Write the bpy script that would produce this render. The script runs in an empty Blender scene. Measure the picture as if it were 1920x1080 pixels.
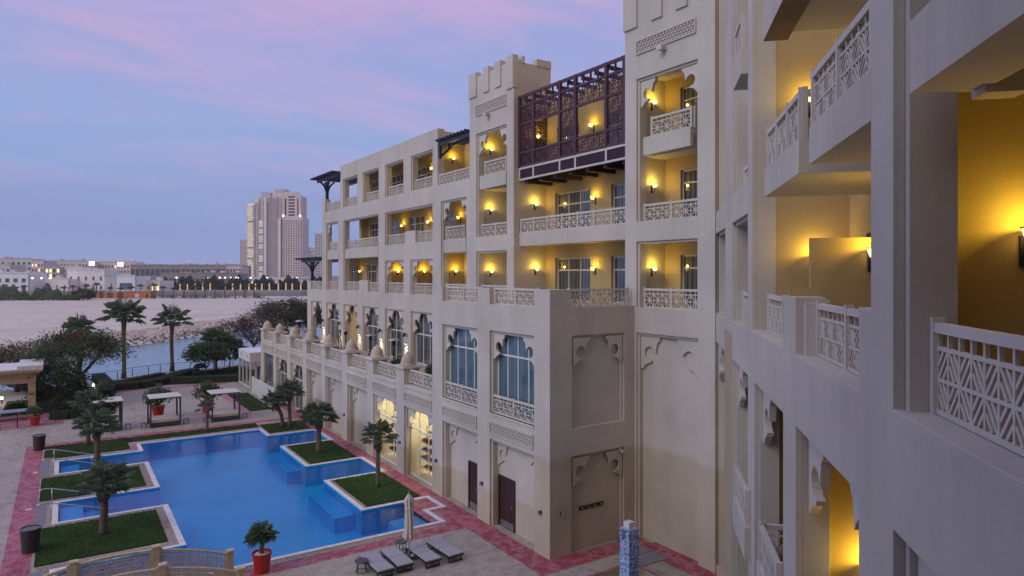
import bpy, bmesh, math, random
from mathutils import Vector, Matrix
rad = math.radians
scene = bpy.context.scene
COL = scene.collection
rng = random.Random(7)

# ---------------------------------------------------------------- survey frame
# world x runs along the main wing (away from the viewer), y out towards the pool, z up, ground 0
CU, CV, EYE, FOC = -23.0676, 17.0768, 12.0, 1280.0
FW = (0.83545, -0.54957); RT = (-0.54957, -0.83545)

def wp(X, Y, z=0.0):            # metres right / metres ahead of the view point -> world
    return (CU + X * RT[0] + Y * FW[0], CV + X * RT[1] + Y * FW[1], z)

def site(px, py, z=0.0):        # ground survey: where a sight line meets height z
    Y = FOC * (EYE - z) / (py - 515.0)
    return wp((px - 960.0) / FOC * Y, Y, z)

S2 = math.sqrt(0.5)
def RW(w, p, z):                # side wing frame: w along the wing, p into the building
    return (CU + S2 * (w - p), CV - S2 * (w + p), z)
def AA(a, d, z): return (a, d, z)
def UU(a, d, z): return (d, a, z)
def RX(a, d, z): return RW(d, a, z)   # walls across the side wing

# ---------------------------------------------------------------- mesh builder
class MB:
    def __init__(s): s.v = []; s.f = []; s.mi = []; s.m = 0
    def add(s, vs, fs):
        o = len(s.v); s.v += [tuple(p) for p in vs]
        for f in fs: s.f.append([o + i for i in f]); s.mi.append(s.m)
    def box(s, x0, x1, y0, y1, z0, z1, mp=AA):
        if x0 > x1: x0, x1 = x1, x0
        if y0 > y1: y0, y1 = y1, y0
        p = [mp(x, y, z) for z in (z0, z1) for y in (y0, y1) for x in (x0, x1)]
        s.add(p, [(0, 2, 3, 1), (4, 5, 7, 6), (0, 1, 5, 4), (2, 6, 7, 3), (0, 4, 6, 2), (1, 3, 7, 5)])
    def bar(s, p, q, w, h=None, up=(0, 0, 1)):
        h = h or w; p, q = Vector(p), Vector(q); d = q - p
        if d.length < 1e-6: return
        d.normalize(); up = Vector(up)
        if abs(d.dot(up)) > .98: up = Vector((1, 0, 0))
        a = d.cross(up).normalized() * (w / 2); b = a.cross(d).normalized() * (h / 2)
        s.add([e + k * a + l * b for e in (p, q) for k, l in ((-1, -1), (1, -1), (1, 1), (-1, 1))],
              [(3, 2, 1, 0), (4, 5, 6, 7), (0, 1, 5, 4), (1, 2, 6, 5), (2, 3, 7, 6), (3, 0, 4, 7)])
    def prism(s, poly, d0, d1, mp=AA):   # polygon in (a, z), extruded in d
        n = len(poly)
        s.add([mp(a, d, z) for d in (d0, d1) for a, z in poly],
              [list(range(n)), list(range(2 * n - 1, n - 1, -1))] + [(i, i + n, (i + 1) % n + n, (i + 1) % n) for i in range(n)])
    def tube(s, pts, rr, n=7, cap=True):
        rings = []; pts = [Vector(p) for p in pts]
        if not isinstance(rr, (list, tuple)): rr = [rr] * len(pts)
        o = len(s.v)
        for i, p in enumerate(pts):
            d = (pts[min(i + 1, len(pts) - 1)] - pts[max(i - 1, 0)])
            if d.length < 1e-6: d = Vector((0, 0, 1))
            d.normalize()
            x = d.cross(Vector((0, 0, 1)) if abs(d.z) < .95 else Vector((1, 0, 0))).normalized(); y = d.cross(x)
            for k in range(n):
                t = 2 * math.pi * k / n
                s.v.append(tuple(p + (x * math.cos(t) + y * math.sin(t)) * rr[i]))
        for i in range(len(pts) - 1):
            for k in range(n):
                a = o + i * n + k; b = o + i * n + (k + 1) % n
                s.f.append([a, b, b + n, a + n]); s.mi.append(s.m)
        if cap:
            s.f.append([o + k for k in range(n)][::-1]); s.mi.append(s.m)
            e = o + (len(pts) - 1) * n; s.f.append([e + k for k in range(n)]); s.mi.append(s.m)
    def lathe(s, prof, c=(0, 0, 0), n=20, mp=None):
        o = len(s.v)
        for r, z in prof:
            for k in range(n):
                t = 2 * math.pi * k / n
                s.v.append((c[0] + r * math.cos(t), c[1] + r * math.sin(t), c[2] + z))
        for i in range(len(prof) - 1):
            for k in range(n):
                a = o + i * n + k; b = o + i * n + (k + 1) % n
                s.f.append([a, b, b + n, a + n]); s.mi.append(s.m)
        s.f.append([o + k for k in range(n)][::-1]); s.mi.append(s.m)
        e = o + (len(prof) - 1) * n; s.f.append([e + k for k in range(n)]); s.mi.append(s.m)
    def wall(s, solids, holes, d0, d1, mp=AA):
        A = sorted({round(q, 4) for r in solids + holes for q in r[:2]}); Z = sorted({round(q, 4) for r in solids + holes for q in r[2:]})
        def ins(r, a, z): return min(r[0], r[1]) < a < max(r[0], r[1]) and r[2] < z < r[3]
        na, nz = len(A) - 1, len(Z) - 1
        so = [[any(ins(r, (A[i] + A[i + 1]) / 2, (Z[j] + Z[j + 1]) / 2) for r in solids) and not any(ins(r, (A[i] + A[i + 1]) / 2, (Z[j] + Z[j + 1]) / 2) for r in holes) for j in range(nz)] for i in range(na)]
        vid = {}
        def V(i, j, k):
            if (i, j, k) not in vid:
                vid[(i, j, k)] = len(s.v); s.v.append(mp(A[i], d1 if k else d0, Z[j]))
            return vid[(i, j, k)]
        def F(*q): s.f.append([V(*t) for t in q]); s.mi.append(s.m)
        g = lambda i, j: 0 <= i < na and 0 <= j < nz and so[i][j]
        for i in range(na):
            for j in range(nz):
                if not so[i][j]: continue
                F((i, j, 0), (i + 1, j, 0), (i + 1, j + 1, 0), (i, j + 1, 0)); F((i, j, 1), (i, j + 1, 1), (i + 1, j + 1, 1), (i + 1, j, 1))
                if not g(i - 1, j): F((i, j, 0), (i, j + 1, 0), (i, j + 1, 1), (i, j, 1))
                if not g(i + 1, j): F((i + 1, j, 0), (i + 1, j, 1), (i + 1, j + 1, 1), (i + 1, j + 1, 0))
                if not g(i, j - 1): F((i, j, 0), (i, j, 1), (i + 1, j, 1), (i + 1, j, 0))
                if not g(i, j + 1): F((i, j + 1, 0), (i + 1, j + 1, 0), (i + 1, j + 1, 1), (i, j + 1, 1))
    def sheet(s, us, vs, pred, z):
        us = sorted(set(us)); vs = sorted(set(vs)); vid = {}
        def V(i, j):
            if (i, j) not in vid: vid[(i, j)] = len(s.v); s.v.append((us[i], vs[j], z))
            return vid[(i, j)]
        for i in range(len(us) - 1):
            for j in range(len(vs) - 1):
                if pred((us[i] + us[i + 1]) / 2, (vs[j] + vs[j + 1]) / 2):
                    s.f.append([V(i, j), V(i + 1, j), V(i + 1, j + 1), V(i, j + 1)]); s.mi.append(s.m)
    def mesh(s, name, mats, smooth=False, fix=True):
        me = bpy.data.meshes.new(name); me.from_pydata(s.v, [], s.f)
        for m in (mats if isinstance(mats, (list, tuple)) else [mats]): me.materials.append(m)
        me.polygons.foreach_set('material_index', s.mi)
        if smooth: me.polygons.foreach_set('use_smooth', [True] * len(s.f))
        if fix:
            b = bmesh.new(); b.from_mesh(me); bmesh.ops.recalc_face_normals(b, faces=b.faces); b.to_mesh(me); b.free()
        me.update(); return me
    def build(s, name, mats, parent=None, smooth=False, fix=True, bevel=0):
        o = bpy.data.objects.new(name, s.mesh(name, mats, smooth, fix)); COL.objects.link(o)
        if parent: o.parent = parent
        if bevel:
            b = o.modifiers.new('bevel', 'BEVEL'); b.width = bevel; b.segments = 2; b.limit_method = 'ANGLE'
        return o

def build_each(s, name, mats, parent=None):   # one object per loose piece
    par = list(range(len(s.v)))
    def fd(i):
        while par[i] != i: par[i] = par[par[i]]; i = par[i]
        return i
    for f in s.f:
        for i in f[1:]: par[fd(i)] = fd(f[0])
    grp = {}
    for f, m in zip(s.f, s.mi): grp.setdefault(fd(f[0]), []).append((f, m))
    for r, fs in grp.items():
        ix = sorted({i for f, _ in fs for i in f}); mp_ = {q: k for k, q in enumerate(ix)}; n = MB()
        n.v = [s.v[i] for i in ix]; n.f = [[mp_[i] for i in f] for f, _ in fs]; n.mi = [m for _, m in fs]; n.build(name, mats, parent)
MB.build_each = build_each
def tag(o, label=None, cat=None, group=None, kind=None):
    if label: o['label'] = label
    if cat: o['category'] = cat
    if group: o['group'] = group
    if kind: o['kind'] = kind
    return o
def empty(name, loc=(0, 0, 0), rz=0.0):
    o = bpy.data.objects.new(name, None); o.location = loc; o.rotation_euler = (0, 0, rz); o.empty_display_size = .2
    COL.objects.link(o); return o
def inst(name, me, parent=None, loc=(0, 0, 0), rz=0.0, sc=None):
    o = bpy.data.objects.new(name, me); o.location = loc; o.rotation_euler = (0, 0, rz)
    if sc: o.scale = sc
    COL.objects.link(o)
    if parent: o.parent = parent
    return o
def kids(o): return [c for c in bpy.data.objects if c.parent == o]
def dup(root, loc, rz=0.0, label=None, sc=None):
    r = root.copy(); COL.objects.link(r); r.location = loc; r.rotation_euler = (0, 0, rz)
    if sc: r.scale = sc
    if label: r['label'] = label
    for ch in kids(root):
        c = ch.copy(); COL.objects.link(c); c.parent = r
        for g in kids(ch):
            d = g.copy(); COL.objects.link(d); d.parent = c
    return r

# ---------------------------------------------------------------- materials
def srgb(r, g, b):
    f = lambda c: (c / 255 / 12.92) if c <= 10 else ((c / 255 + .055) / 1.055) ** 2.4
    return (f(r), f(g), f(b), 1)
class NT:
    def __init__(s, name):
        s.mat = bpy.data.materials.new(name); s.mat.use_nodes = True; s.t = s.mat.node_tree
        s.t.nodes.clear(); s.out = s.t.nodes.new('ShaderNodeOutputMaterial')
        s.b = s.t.nodes.new('ShaderNodeBsdfPrincipled'); s.t.links.new(s.b.outputs[0], s.out.inputs[0])
    def n(s, k, **kw):
        q = s.t.nodes.new('ShaderNode' + k)
        for a, v in kw.items():
            if a in q.inputs: q.inputs[a].default_value = v
            else: setattr(q, a, v)
        return q
    def l(s, a, b): s.t.links.new(a, b)
    def pos(s, scale=(1, 1, 1)):
        c = s.n('TexCoord'); m = s.n('Mapping'); m.inputs['Scale'].default_value = scale
        s.l(c.outputs['Object'], m.inputs[0]); return m.outputs[0]
    def noise(s, sc, det=4, scale=(1, 1, 1), rough=.55):
        q = s.n('TexNoise', Scale=sc, Detail=det, Roughness=rough); s.l(s.pos(scale), q.inputs['Vector']); return q.outputs[0]
    def ramp(s, x, stops):
        r = s.n('ValToRGB'); e = r.color_ramp.elements
        while len(e) < len(stops): e.new(.5)
        for i, (p, c) in enumerate(stops): e[i].position = p; e[i].color = c if len(c) == 4 else (*c, 1)
        s.l(x, r.inputs[0]); return r.outputs[0]
    def math(s, op, a, b=0.5, c=None):
        q = s.n('Math', operation=op)
        for i, x in enumerate((a, b) if c is None else (a, b, c)):
            if isinstance(x, (int, float)): q.inputs[i].default_value = x
            else: s.l(x, q.inputs[i])
        return q.outputs[0]
    def mix(s, f, a, b, mode='MIX'):
        q = s.n('MixRGB', blend_type=mode)
        for i, x in enumerate((f, a, b)):
            if isinstance(x, (int, float)): q.inputs[i].default_value = x
            elif isinstance(x, tuple): q.inputs[i].default_value = x if len(x) == 4 else (*x, 1)
            else: s.l(x, q.inputs[i])
        return q.outputs[0]
    def color(s, x):
        if isinstance(x, tuple): s.b.inputs['Base Color'].default_value = x if len(x) == 4 else (*x, 1)
        else: s.l(x, s.b.inputs['Base Color'])
    def bump(s, h, st=.3, d=.02):
        q = s.n('Bump', Strength=st, Distance=d); s.l(h, q.inputs['Height']); s.l(q.outputs[0], s.b.inputs['Normal'])
    def setp(s, **kw):
        for k, v in kw.items(): s.b.inputs[k.replace('_', ' ')].default_value = v
def g3(v): return (v, v, v, 1)
def mul(c, k): return tuple(min(1, x * k) for x in c[:3]) + (1,)
def simple(name, c, rough=.6, nz=None, var=.2, metal=0, bump=0, scale=(1, 1, 1), spec=.5):
    t = NT(name); t.setp(Roughness=rough, Metallic=metal)
    t.b.inputs['Specular IOR Level'].default_value = spec
    if nz:
        x = t.noise(nz, 5, scale); t.color(t.ramp(x, [(.3, mul(c, 1 - var)), (.7, mul(c, 1 + var))]))
        if bump: t.bump(x, bump, .02)
    else: t.color(c if len(c) == 4 else (*c, 1))
    return t.mat
def emit(name, c, st):
    t = NT(name); t.color(c); t.b.inputs['Emission Color'].default_value = c; t.b.inputs['Emission Strength'].default_value = st
    return t.mat
M = {}
def mk_stucco(name, top, low, paint=True, streak=.16, dirt=1.0):
    t = NT(name); t.setp(Roughness=.88); t.b.inputs['Specular IOR Level'].default_value = .25
    c = top
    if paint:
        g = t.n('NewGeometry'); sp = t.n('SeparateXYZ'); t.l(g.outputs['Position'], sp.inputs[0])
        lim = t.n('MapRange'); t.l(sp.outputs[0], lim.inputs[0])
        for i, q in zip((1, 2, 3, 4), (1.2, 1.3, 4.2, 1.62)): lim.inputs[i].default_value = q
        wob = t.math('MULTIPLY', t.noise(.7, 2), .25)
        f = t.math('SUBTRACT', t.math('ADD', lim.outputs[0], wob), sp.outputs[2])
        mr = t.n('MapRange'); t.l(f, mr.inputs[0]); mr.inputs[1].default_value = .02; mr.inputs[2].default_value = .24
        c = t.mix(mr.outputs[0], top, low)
    big = t.noise(.35, 5); st = t.noise(.8, 6, (1.2, 1.2, .10)); fine = t.noise(38, 4)
    c = t.mix(1, c, t.ramp(big, [(.3, g3(1 - .17 * dirt)), (.7, g3(1.04))]), 'MULTIPLY')
    c = t.mix(streak, c, t.ramp(st, [(.32, g3(.62)), (.62, g3(1.05))]), 'MULTIPLY')
    gz = t.n('NewGeometry'); sz = t.n('SeparateXYZ'); t.l(gz.outputs['Position'], sz.inputs[0])   # run-off marks under the sills and ledges
    md = t.math('FRACT', t.math('MULTIPLY', t.math('SUBTRACT', sz.outputs[2], 10.5), 1 / 3.9)); mk = t.math('MULTIPLY', t.ramp(md, [(.62, g3(0)), (.99, g3(1))]), t.math('GREATER_THAN', sz.outputs[2], 8.5))
    dr = t.ramp(t.noise(3.2, 5, (1.5, 1.5, .07), .6), [(.50, g3(0)), (.68, g3(1))])
    c = t.mix(t.math('MULTIPLY', t.math('MULTIPLY', mk, dr), .17 * dirt), c, (.26, .22, .18, 1))
    c = t.mix(.5, c, t.ramp(fine, [(.3, g3(.88)), (.7, g3(1.06))]), 'MULTIPLY')
    t.color(c); t.bump(t.math('ADD', fine, t.math('MULTIPLY', t.noise(5, 3), .6)), .22, .012)
    return t.mat
CREAM = (.60, .55, .47, 1)
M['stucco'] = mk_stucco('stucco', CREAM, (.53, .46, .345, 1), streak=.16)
M['plain'] = mk_stucco('cream_render', CREAM, CREAM, False)
M['trim'] = mk_stucco('painted_trim', (.65, .60, .52, 1), CREAM, False, .12)
M['friezeback'] = simple('frieze_ground', (.36, .32, .27), .9, 3, .1)
M['tan'] = mk_stucco('tan_paint', (.50, .39, .25, 1), CREAM, False, .12)
M['domestone'] = mk_stucco('dome_render', (.57, .50, .39, 1), CREAM, False, .25)
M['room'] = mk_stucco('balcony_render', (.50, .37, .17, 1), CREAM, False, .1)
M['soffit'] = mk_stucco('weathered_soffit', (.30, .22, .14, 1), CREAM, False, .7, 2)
M['screen'] = simple('purple_brown_wood', (.075, .026, .040), .55, 9, .35, bump=.1)
M['screenpan'] = simple('purple_board', (.05, .02, .042), .6, 14, .3)
M['beam'] = simple('dark_timber', (.03, .016, .015), .6, 6, .4, bump=.15, scale=(1, 1, 5))
M['pergola'] = simple('slate_blue_timber', (.022, .032, .052), .5, 8, .35)
M['frame'] = simple('cream_aluminium', (.58, .52, .42), .45)
M['wframe'] = simple('white_frame', (.72, .72, .70), .4)
M['brown'] = simple('brown_door', (.045, .017, .014), .4, 7, .3, scale=(5, 5, .7))
M['metal'] = simple('brushed_steel', (.55, .55, .56), .3, metal=1)
M['black'] = simple('black_iron', (.012, .011, .012), .45)
M['dark'] = simple('charcoal_frame', (.018, .019, .024), .4)
M['greymetal'] = simple('grey_bed_frame', (.055, .06, .072), .45)
def mk_glass(name, c, curtain=None, rough=.04):
    t = NT(name); t.setp(Roughness=rough); t.b.inputs['Specular IOR Level'].default_value = .9
    col = c
    if curtain:
        w = t.n('TexWave', Scale=curtain[1], Distortion=2.5, Detail=2, bands_direction='DIAGONAL'); t.l(t.pos((1, 1, .04)), w.inputs[0])
        col = t.mix(t.ramp(w.outputs[1], [(.1, g3(0)), (.9, g3(1))]), c, curtain[0])
    t.color(col); t.bump(t.noise(1.4, 1), .03, .02); return t.mat
M['glass'] = mk_glass('window_glass', (.035, .045, .05, 1), ((.12, .13, .12, 1), 2.2))
M['bluglass'] = mk_glass('blue_curtained_glass', (.065, .13, .165, 1), ((.088, .165, .20, 1), 1.3))
M['tealglass'] = mk_glass('teal_glass', (.04, .055, .06, 1), ((.11, .125, .13, 1), .9))
M['greyglass'] = mk_glass('grey_film_glass', (.10, .10, .10, 1), ((.13, .13, .13, 1), .4), .15)
t = NT('clear_glass'); tr = t.n('BsdfTransparent'); gl = t.n('BsdfGlossy', Roughness=.02); fr = t.n('LayerWeight', Blend=.5); mx = t.n('MixShader')
t.l(t.math('ADD', t.math('MULTIPLY', t.math('POWER', fr.outputs[1], 4.0), .75), .04), mx.inputs[0]); t.l(tr.outputs[0], mx.inputs[1]); t.l(gl.outputs[0], mx.inputs[2]); t.l(mx.outputs[0], t.out.inputs[0])
tr.inputs[0].default_value = (.96, .95, .92, 1); M['clear'] = t.mat
M['lampglass'] = emit('lit_glass_shade', (1, .70, .25, 1), 3.4)
M['ledwhite'] = emit('lit_white_lens', (1, .80, .45, 1), 8.0)
M['bluelit'] = emit('blue_lit_panel', (.05, .16, .75, 1), .55)

# ================================================================= HOTEL
hotel = empty('hotel')
tag(hotel, 'large cream stucco hotel with arched balconies and crenellated towers beside the pool', 'hotel')

# ---- lattice railings (one mesh per length, x along, base at z 0)
_rail = {}
def rail_mesh(L, h, mat, posts=None, cell=.28, key='', arch=None, offs=(0,), bw=.038):
    k = (round(L, 2), h, mat.name, posts, key, cell)
    if k in _rail: return _rail[k]
    mb = MB(); t = .05
    n = posts if posts is not None else max(1, round(L / 1.85)); seg = L / n
    lift = arch or (lambda x: 0.0)
    def B(x0, x1, z0, z1, y=t):
        a, b = lift(x0), lift(x1)
        mb.add([(x0, -y / 2, z0 + a), (x1, -y / 2, z0 + b), (x1, y / 2, z0 + b), (x0, y / 2, z0 + a), (x0, -y / 2, z1 + a), (x1, -y / 2, z1 + b), (x1, y / 2, z1 + b), (x0, y / 2, z1 + a)],
               [(0, 1, 2, 3), (4, 7, 6, 5), (0, 4, 5, 1), (1, 5, 6, 2), (2, 6, 7, 3), (3, 7, 4, 0)])
    pw = .09
    for i in range(n + 1):
        x = i * seg; x0 = max(0, x - pw / 2) if i else 0; x1 = x0 + pw if i < n else L
        if i == n: x0 = L - pw
        z = lift(x); mb.box(x0, x1, -.06, .06, -.02 + z, h + .05 + z)
    sub = 4 if arch else 1
    for i in range(n):
        a, b = i * seg + pw / 2, (i + 1) * seg - pw / 2
        if i == 0: a = pw
        if i == n - 1: b = L - pw
        for q in range(sub):
            xa, xb = a + (b - a) * q / sub, a + (b - a) * (q + 1) / sub
            B(xa, xb, h - .10, h, .10); B(xa, xb, 0, .055, .06)
            z1 = h * .70; zm = (.055 + z1) / 2
            B(xa, xb, z1, z1 + .04, .045); B(xa, xb, zm - .018, zm + .018, .045)
        z1 = h * .70; zm = (.055 + z1) / 2
        nc = max(2, round((b - a) / cell)); cw = (b - a) / nc
        for c in range(nc + 1):
            xx = a + c * cw
            B(max(a, xx - .018), min(b, xx + .018), .05, h - .09, .04)
        for c in range(nc):
            xa, xb = a + c * cw + .02, a + (c + 1) * cw - .02
            la = lift((xa + xb) / 2)
            for r, (za, zb) in enumerate(((.058, zm - .019), (zm + .019, z1))):
                flip = (c + r) % 2
                H = zb - za; Wd = xb - xa
                for off in offs:
                    # clipped diagonal bars
                    p0 = [0, off]; p1 = [1, 1 + off]
                    if p0[1] < 0: p0 = [-off, 0]
                    if p1[1] > 1: p1 = [1 - off, 1]
                    q0 = (xa + p0[0] * Wd, za + p0[1] * H); q1 = (xa + p1[0] * Wd, za + p1[1] * H)
                    if flip: q0 = (xa + xb - q0[0], q0[1]); q1 = (xa + xb - q1[0], q1[1])
                    mb.bar((q0[0], 0, q0[1] + la), (q1[0], 0, q1[1] + la), bw, .034, (0, 1, 0))
    _rail[k] = mb.mesh('railing', mat); return _rail[k]
def rail_u(u0, u1, v, z, h=.85, posts=None, mat='trim'):
    a, b = min(u0, u1), max(u0, u1)
    return inst('railing', rail_mesh(b - a, h, M[mat], posts), hotel, (a, v, z))
def rail_v(v0, v1, u, z, h=.85, posts=None, mat='trim'):
    a, b = min(v0, v1), max(v0, v1)
    return inst('railing', rail_mesh(b - a, h, M[mat], posts), hotel, (u, a, z), math.pi / 2)
def rail_w(w0, w1, p, z, h=.92, posts=None):
    a, b = min(w0, w1), max(w0, w1)
    return inst('railing', rail_mesh(b - a, h, M['trim'], posts, .27, 'w', None, (-.48, 0, .48), .034), hotel, RW(a, p, z), -math.pi / 4)

# ---- scalloped arch brackets in the top corners of openings
BR = [(0, 0), (1.2, 0), (1.13, -.2), (1.0, -.3), (.95, -.5), (.9, -.74), (.80, -.6), (.69, -.51), (.55, -.47), (.40, -.5), (.29, -.59), (.23, -.72), (.23, -.86), (.29, -.99), (.40, -1.07), (.55, -1.1), (.64, -1.1), (.60, -1.2), (.45, -1.24), (.32, -1.3), (.2, -1.4), (.14, -1.5), (0, -1.5)]
def brackets(a0, a1, ztop, d0, d1, mp=AA, k=1.0, mat='trim', kx=1.0):
    for base, s in ((min(a0, a1), 1), (max(a0, a1), -1)):
        mb = MB(); pts = [(base + s * x * k * kx, ztop + z * k) for x, z in BR]
        mb.prism(pts, d0, d1, mp); mb.build('arch_bracket', M[mat], hotel)

# ---- windows: frame with mullions, pane as a sub-part
def window(a0, a1, z0, z1, d, mp=AA, cols=2, tz=None, glass='glass', frame='frame', fw=.07, s=1, curtain=False):
    a0, a1 = min(a0, a1), max(a0, a1); mb = MB(); D = s * .06
    mb.box(a0, a0 + fw, d, d + D, z0, z1, mp); mb.box(a1 - fw, a1, d, d + D, z0, z1, mp)
    mb.box(a0 + fw, a1 - fw, d, d + D, z1 - fw, z1, mp); mb.box(a0 + fw, a1 - fw, d, d + D, z0, z0 + fw, mp)
    for i in range(1, cols):
        x = a0 + (a1 - a0) * i / cols; mb.box(x - fw * .4, x + fw * .4, d, d + D * .9, z0 + fw, z1 - fw, mp)
    for zz in ([] if tz is None else (tz if isinstance(tz, (list, tuple)) else [tz])): mb.box(a0 + fw, a1 - fw, d + D * .02, d + D * .96, zz - fw * .5, zz + fw * .5, mp)
    w = mb.build('window', M[frame], hotel)
    p = MB(); p.box(a0 + fw * .5, a1 - fw * .5, d + D * .3, d + D * .45, z0 + fw * .5, z1 - fw * .5, mp); p.build('pane', M[glass], w)
    return w

F = -4.83                     # main facade plane
# ---------------- front wall, two layers (outer step + inner reveal)
TOPL = 18.22
solidA = [(-4.62, .64, 0, 24.5), (.64, 10.05, 0, 10.4), (10.05, 15.2, 0, 24.5), (15.2, 19.72, 0, TOPL), (19.72, 39.73, 0, 22.25), (39.73, 45.18, 0, TOPL), (44.2, 45.18, TOPL, 19.55), (45.18, 50.2, 0, 10.45), (49.0, 50.2, 10.4, 11.36)]
L1H = [(48.86, 45.3), (43.9, 40.23), (38.9, 35.3), (34, 30.4), (29.07, 25.43), (24.14, 20.49), (19.2, 15.6)]
holesA = [(a, b, 5.3, 9.26) for a, b in L1H]
holesA += [(39.0, 35.3, 18.3, 20.92), (34, 30.4, 18.3, 20.92), (29.06, 25.45, 18.3, 20.92), (24.1, 20.5, 18.3, 20.92),
           (43.9, 40.3, 10.5, 17.1), (38.9, 30.44, 10.5, 17.06), (29.06, 20.5, 14.38, 17.04), (19.2, 15.62, 10.5, 17.08),
           (29.06, 25.45, 10.5, 13.13), (24.2, 20.5, 10.5, 13.13),
           (14.37, 10.8, 14.38, 20.92), (14.37, 10.8, 10.5, 13.46), (-.12, -3.73, 14.42, 20.93), (-.12, -3.73, 10.5, 13.51)]
blindA = [(-.12, -3.76, -.1, 9.36)]
mb = MB(); mb.wall(solidA, holesA + blindA, F, F - .1)
def inset(h, k=.11): return (max(h[0], h[1]) - k, min(h[0], h[1]) + k, h[2], h[3] - k)
mb.wall(solidA, [inset(h) for h in holesA + blindA], F - .1, F - .55)
rw = MB(); rw.box(-4.4, 0, F - .3, F - .5, 0, 9.6); rw.build('recess_wall', M['stucco'], hotel)
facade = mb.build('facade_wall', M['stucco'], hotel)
# flush balcony fronts inside the tall openings, low piers between railings
mb = MB()
for a, b, z0, z1 in ((43.6, 40.42, 13.5, 14.37), (38.45, 30.56, 13.5, 14.37), (18.84, 15.74, 13.5, 14.37), (13.96, 10.92, 17.36, 18.2), (-.55, -3.32, 17.4, 18.2)):
    mb.box(a, b, F - .012, F - .2, z0, z1)
for a, b, z0, z1 in ((35.2, 33.1, 10.5, 11.52), (25.42, 23.55, 14.38, 15.32)):
    mb.box(a, b, F - .112, F - .5, z0, z1)
mb.build_each('balcony_front', M['stucco'], hotel)
# railings of the main facade
for a, b in ((39.0, 35.3), (34, 30.4), (29.06, 25.45), (24.1, 20.5)): rail_u(a - .12, b + .12, F - .38, 18.3, .84)
rail_u(44.2, 39.73, F - .25, TOPL + .04, .85); rail_u(19.72, 15.2, F - .2, TOPL + .02, .78)
rail_u(43.55, 40.45, F - .3, 14.37, .82); rail_u(38.4, 30.6, F - .3, 14.37, .84)
rail_u(28.94, 25.45, F - .38, 14.38, .84); rail_u(23.5, 20.62, F - .38, 14.38, .84); rail_u(18.6, 16.0, F - .12, 14.37, .9)
rail_u(43.78, 40.42, F - .38, 10.5, .85); rail_u(38.78, 35.25, F - .38, 10.5, .85); rail_u(33.05, 30.56, F - .38, 10.5, .85)
for a, b in ((29.06, 25.45), (24.2, 20.5), (19.2, 15.62)): rail_u(a - .12, b + .12, F - .38, 10.5, .87)
rail_u(48.95, 45.2, F - .25, 10.45, .86)
rail_u(13.5, 11.0, F - .15, 18.2, .85); rail_u(14.25, 10.92, F - .38, 14.38, .80); rail_u(14.25, 10.92, F - .38, 10.5, .85)
rail_u(-.93, -3.32, F - .15, 18.2, .84); rail_u(-.24, -3.62, F - .38, 14.42, .80); rail_u(-.24, -3.62, F - .38, 10.5, .88)
rail_v(F - .22, F - .55, -3.32, 18.2, .84)
# brackets
for a, b in L1H: brackets(a - .115, b + .115, 9.14, F - .16, F - .30)
for a, b in ((43.9, 40.3),): brackets(a - .115, b + .115, 16.98, F - .16, F - .3, k=.62)
for a, b, z in ((19.2, 15.62, 16.96), (14.37, 10.8, 20.8), (-.12, -3.73, 20.81)): brackets(a - .115, b + .115, z, F - .16, F - .3, k=.78)
for a, b in ((29.06, 25.45), (24.2, 20.5)): brackets(a - .115, b + .115, 13.01, F - .16, F - .3, k=.72)
brackets(-.24, -3.64, 9.24, F - .3, F - .17, k=1.0, mat='stucco')
# ---------------- tower tops: merlon strips, friezes, returns
def merlons(mb, a0, a1, n, d, mp=AA, z0=23.35, z1=24.85):
    L = a1 - a0; w = L / (n * 2 - 1) * .8; step = (L - w) / (n - 1)
    for i in range(n): mb.box(a0 + i * step, a0 + i * step + w, d, d + .12 if mp is AA else d - .12, z0, z1, mp)
mb = MB()
for x0, x1, w in ((15.2, 14.27, 0), (13.4, 12.75, 0), (12.08, 11.39, 0), (10.78, 10.02, 0)):
    mb.box(x0, x1, F + .1, F - .56, 23.4, 24.86) if False else mb.box(x0, x1, F + .09, F - .3, 23.3 if x1 != 10.02 else 22.9, 24.82)
for x0, x1 in ((.67, -.2), (-1.1, -1.75), (-2.55, -3.2), (-3.95, -4.6)): mb.box(x0, x1, F + .09, F - .3, 23.3, 24.82)
for y0, y1 in ((F - .57, F - .74), (-6.45, -7.5)): mb.box(10.0, 10.45, y0, y1, 24.4, 24.82)
mb.build_each('merlon', M['stucco'], hotel)
mb = MB()
mb.box(10.05, 10.8, F - .55, -7.5, 14.3, 24.45); mb.box(10.05, 10.8, F - .55, -7.5, 10.4, 14.3)
mb.box(14.37, 15.2, F - .55, -7.5, 10.4, 24.5); mb.box(10.8, 14.37, -7.2, -7.5, 10.4, 24.5)
mb.box(10.8, 14.37, F - .55, -7.2, 21.2, 24.3)
mb.box(-.12, .64, F - .55, -7.5, 10.4, 24.5); mb.box(-4.62, -3.85, F - .55, -7.3, 10.4, 24.5); mb.box(-3.85, -.12, F - .55, -7.0, 21.1, 24.3)
mb.build_each('tower_wall', M['stucco'], hotel)

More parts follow.
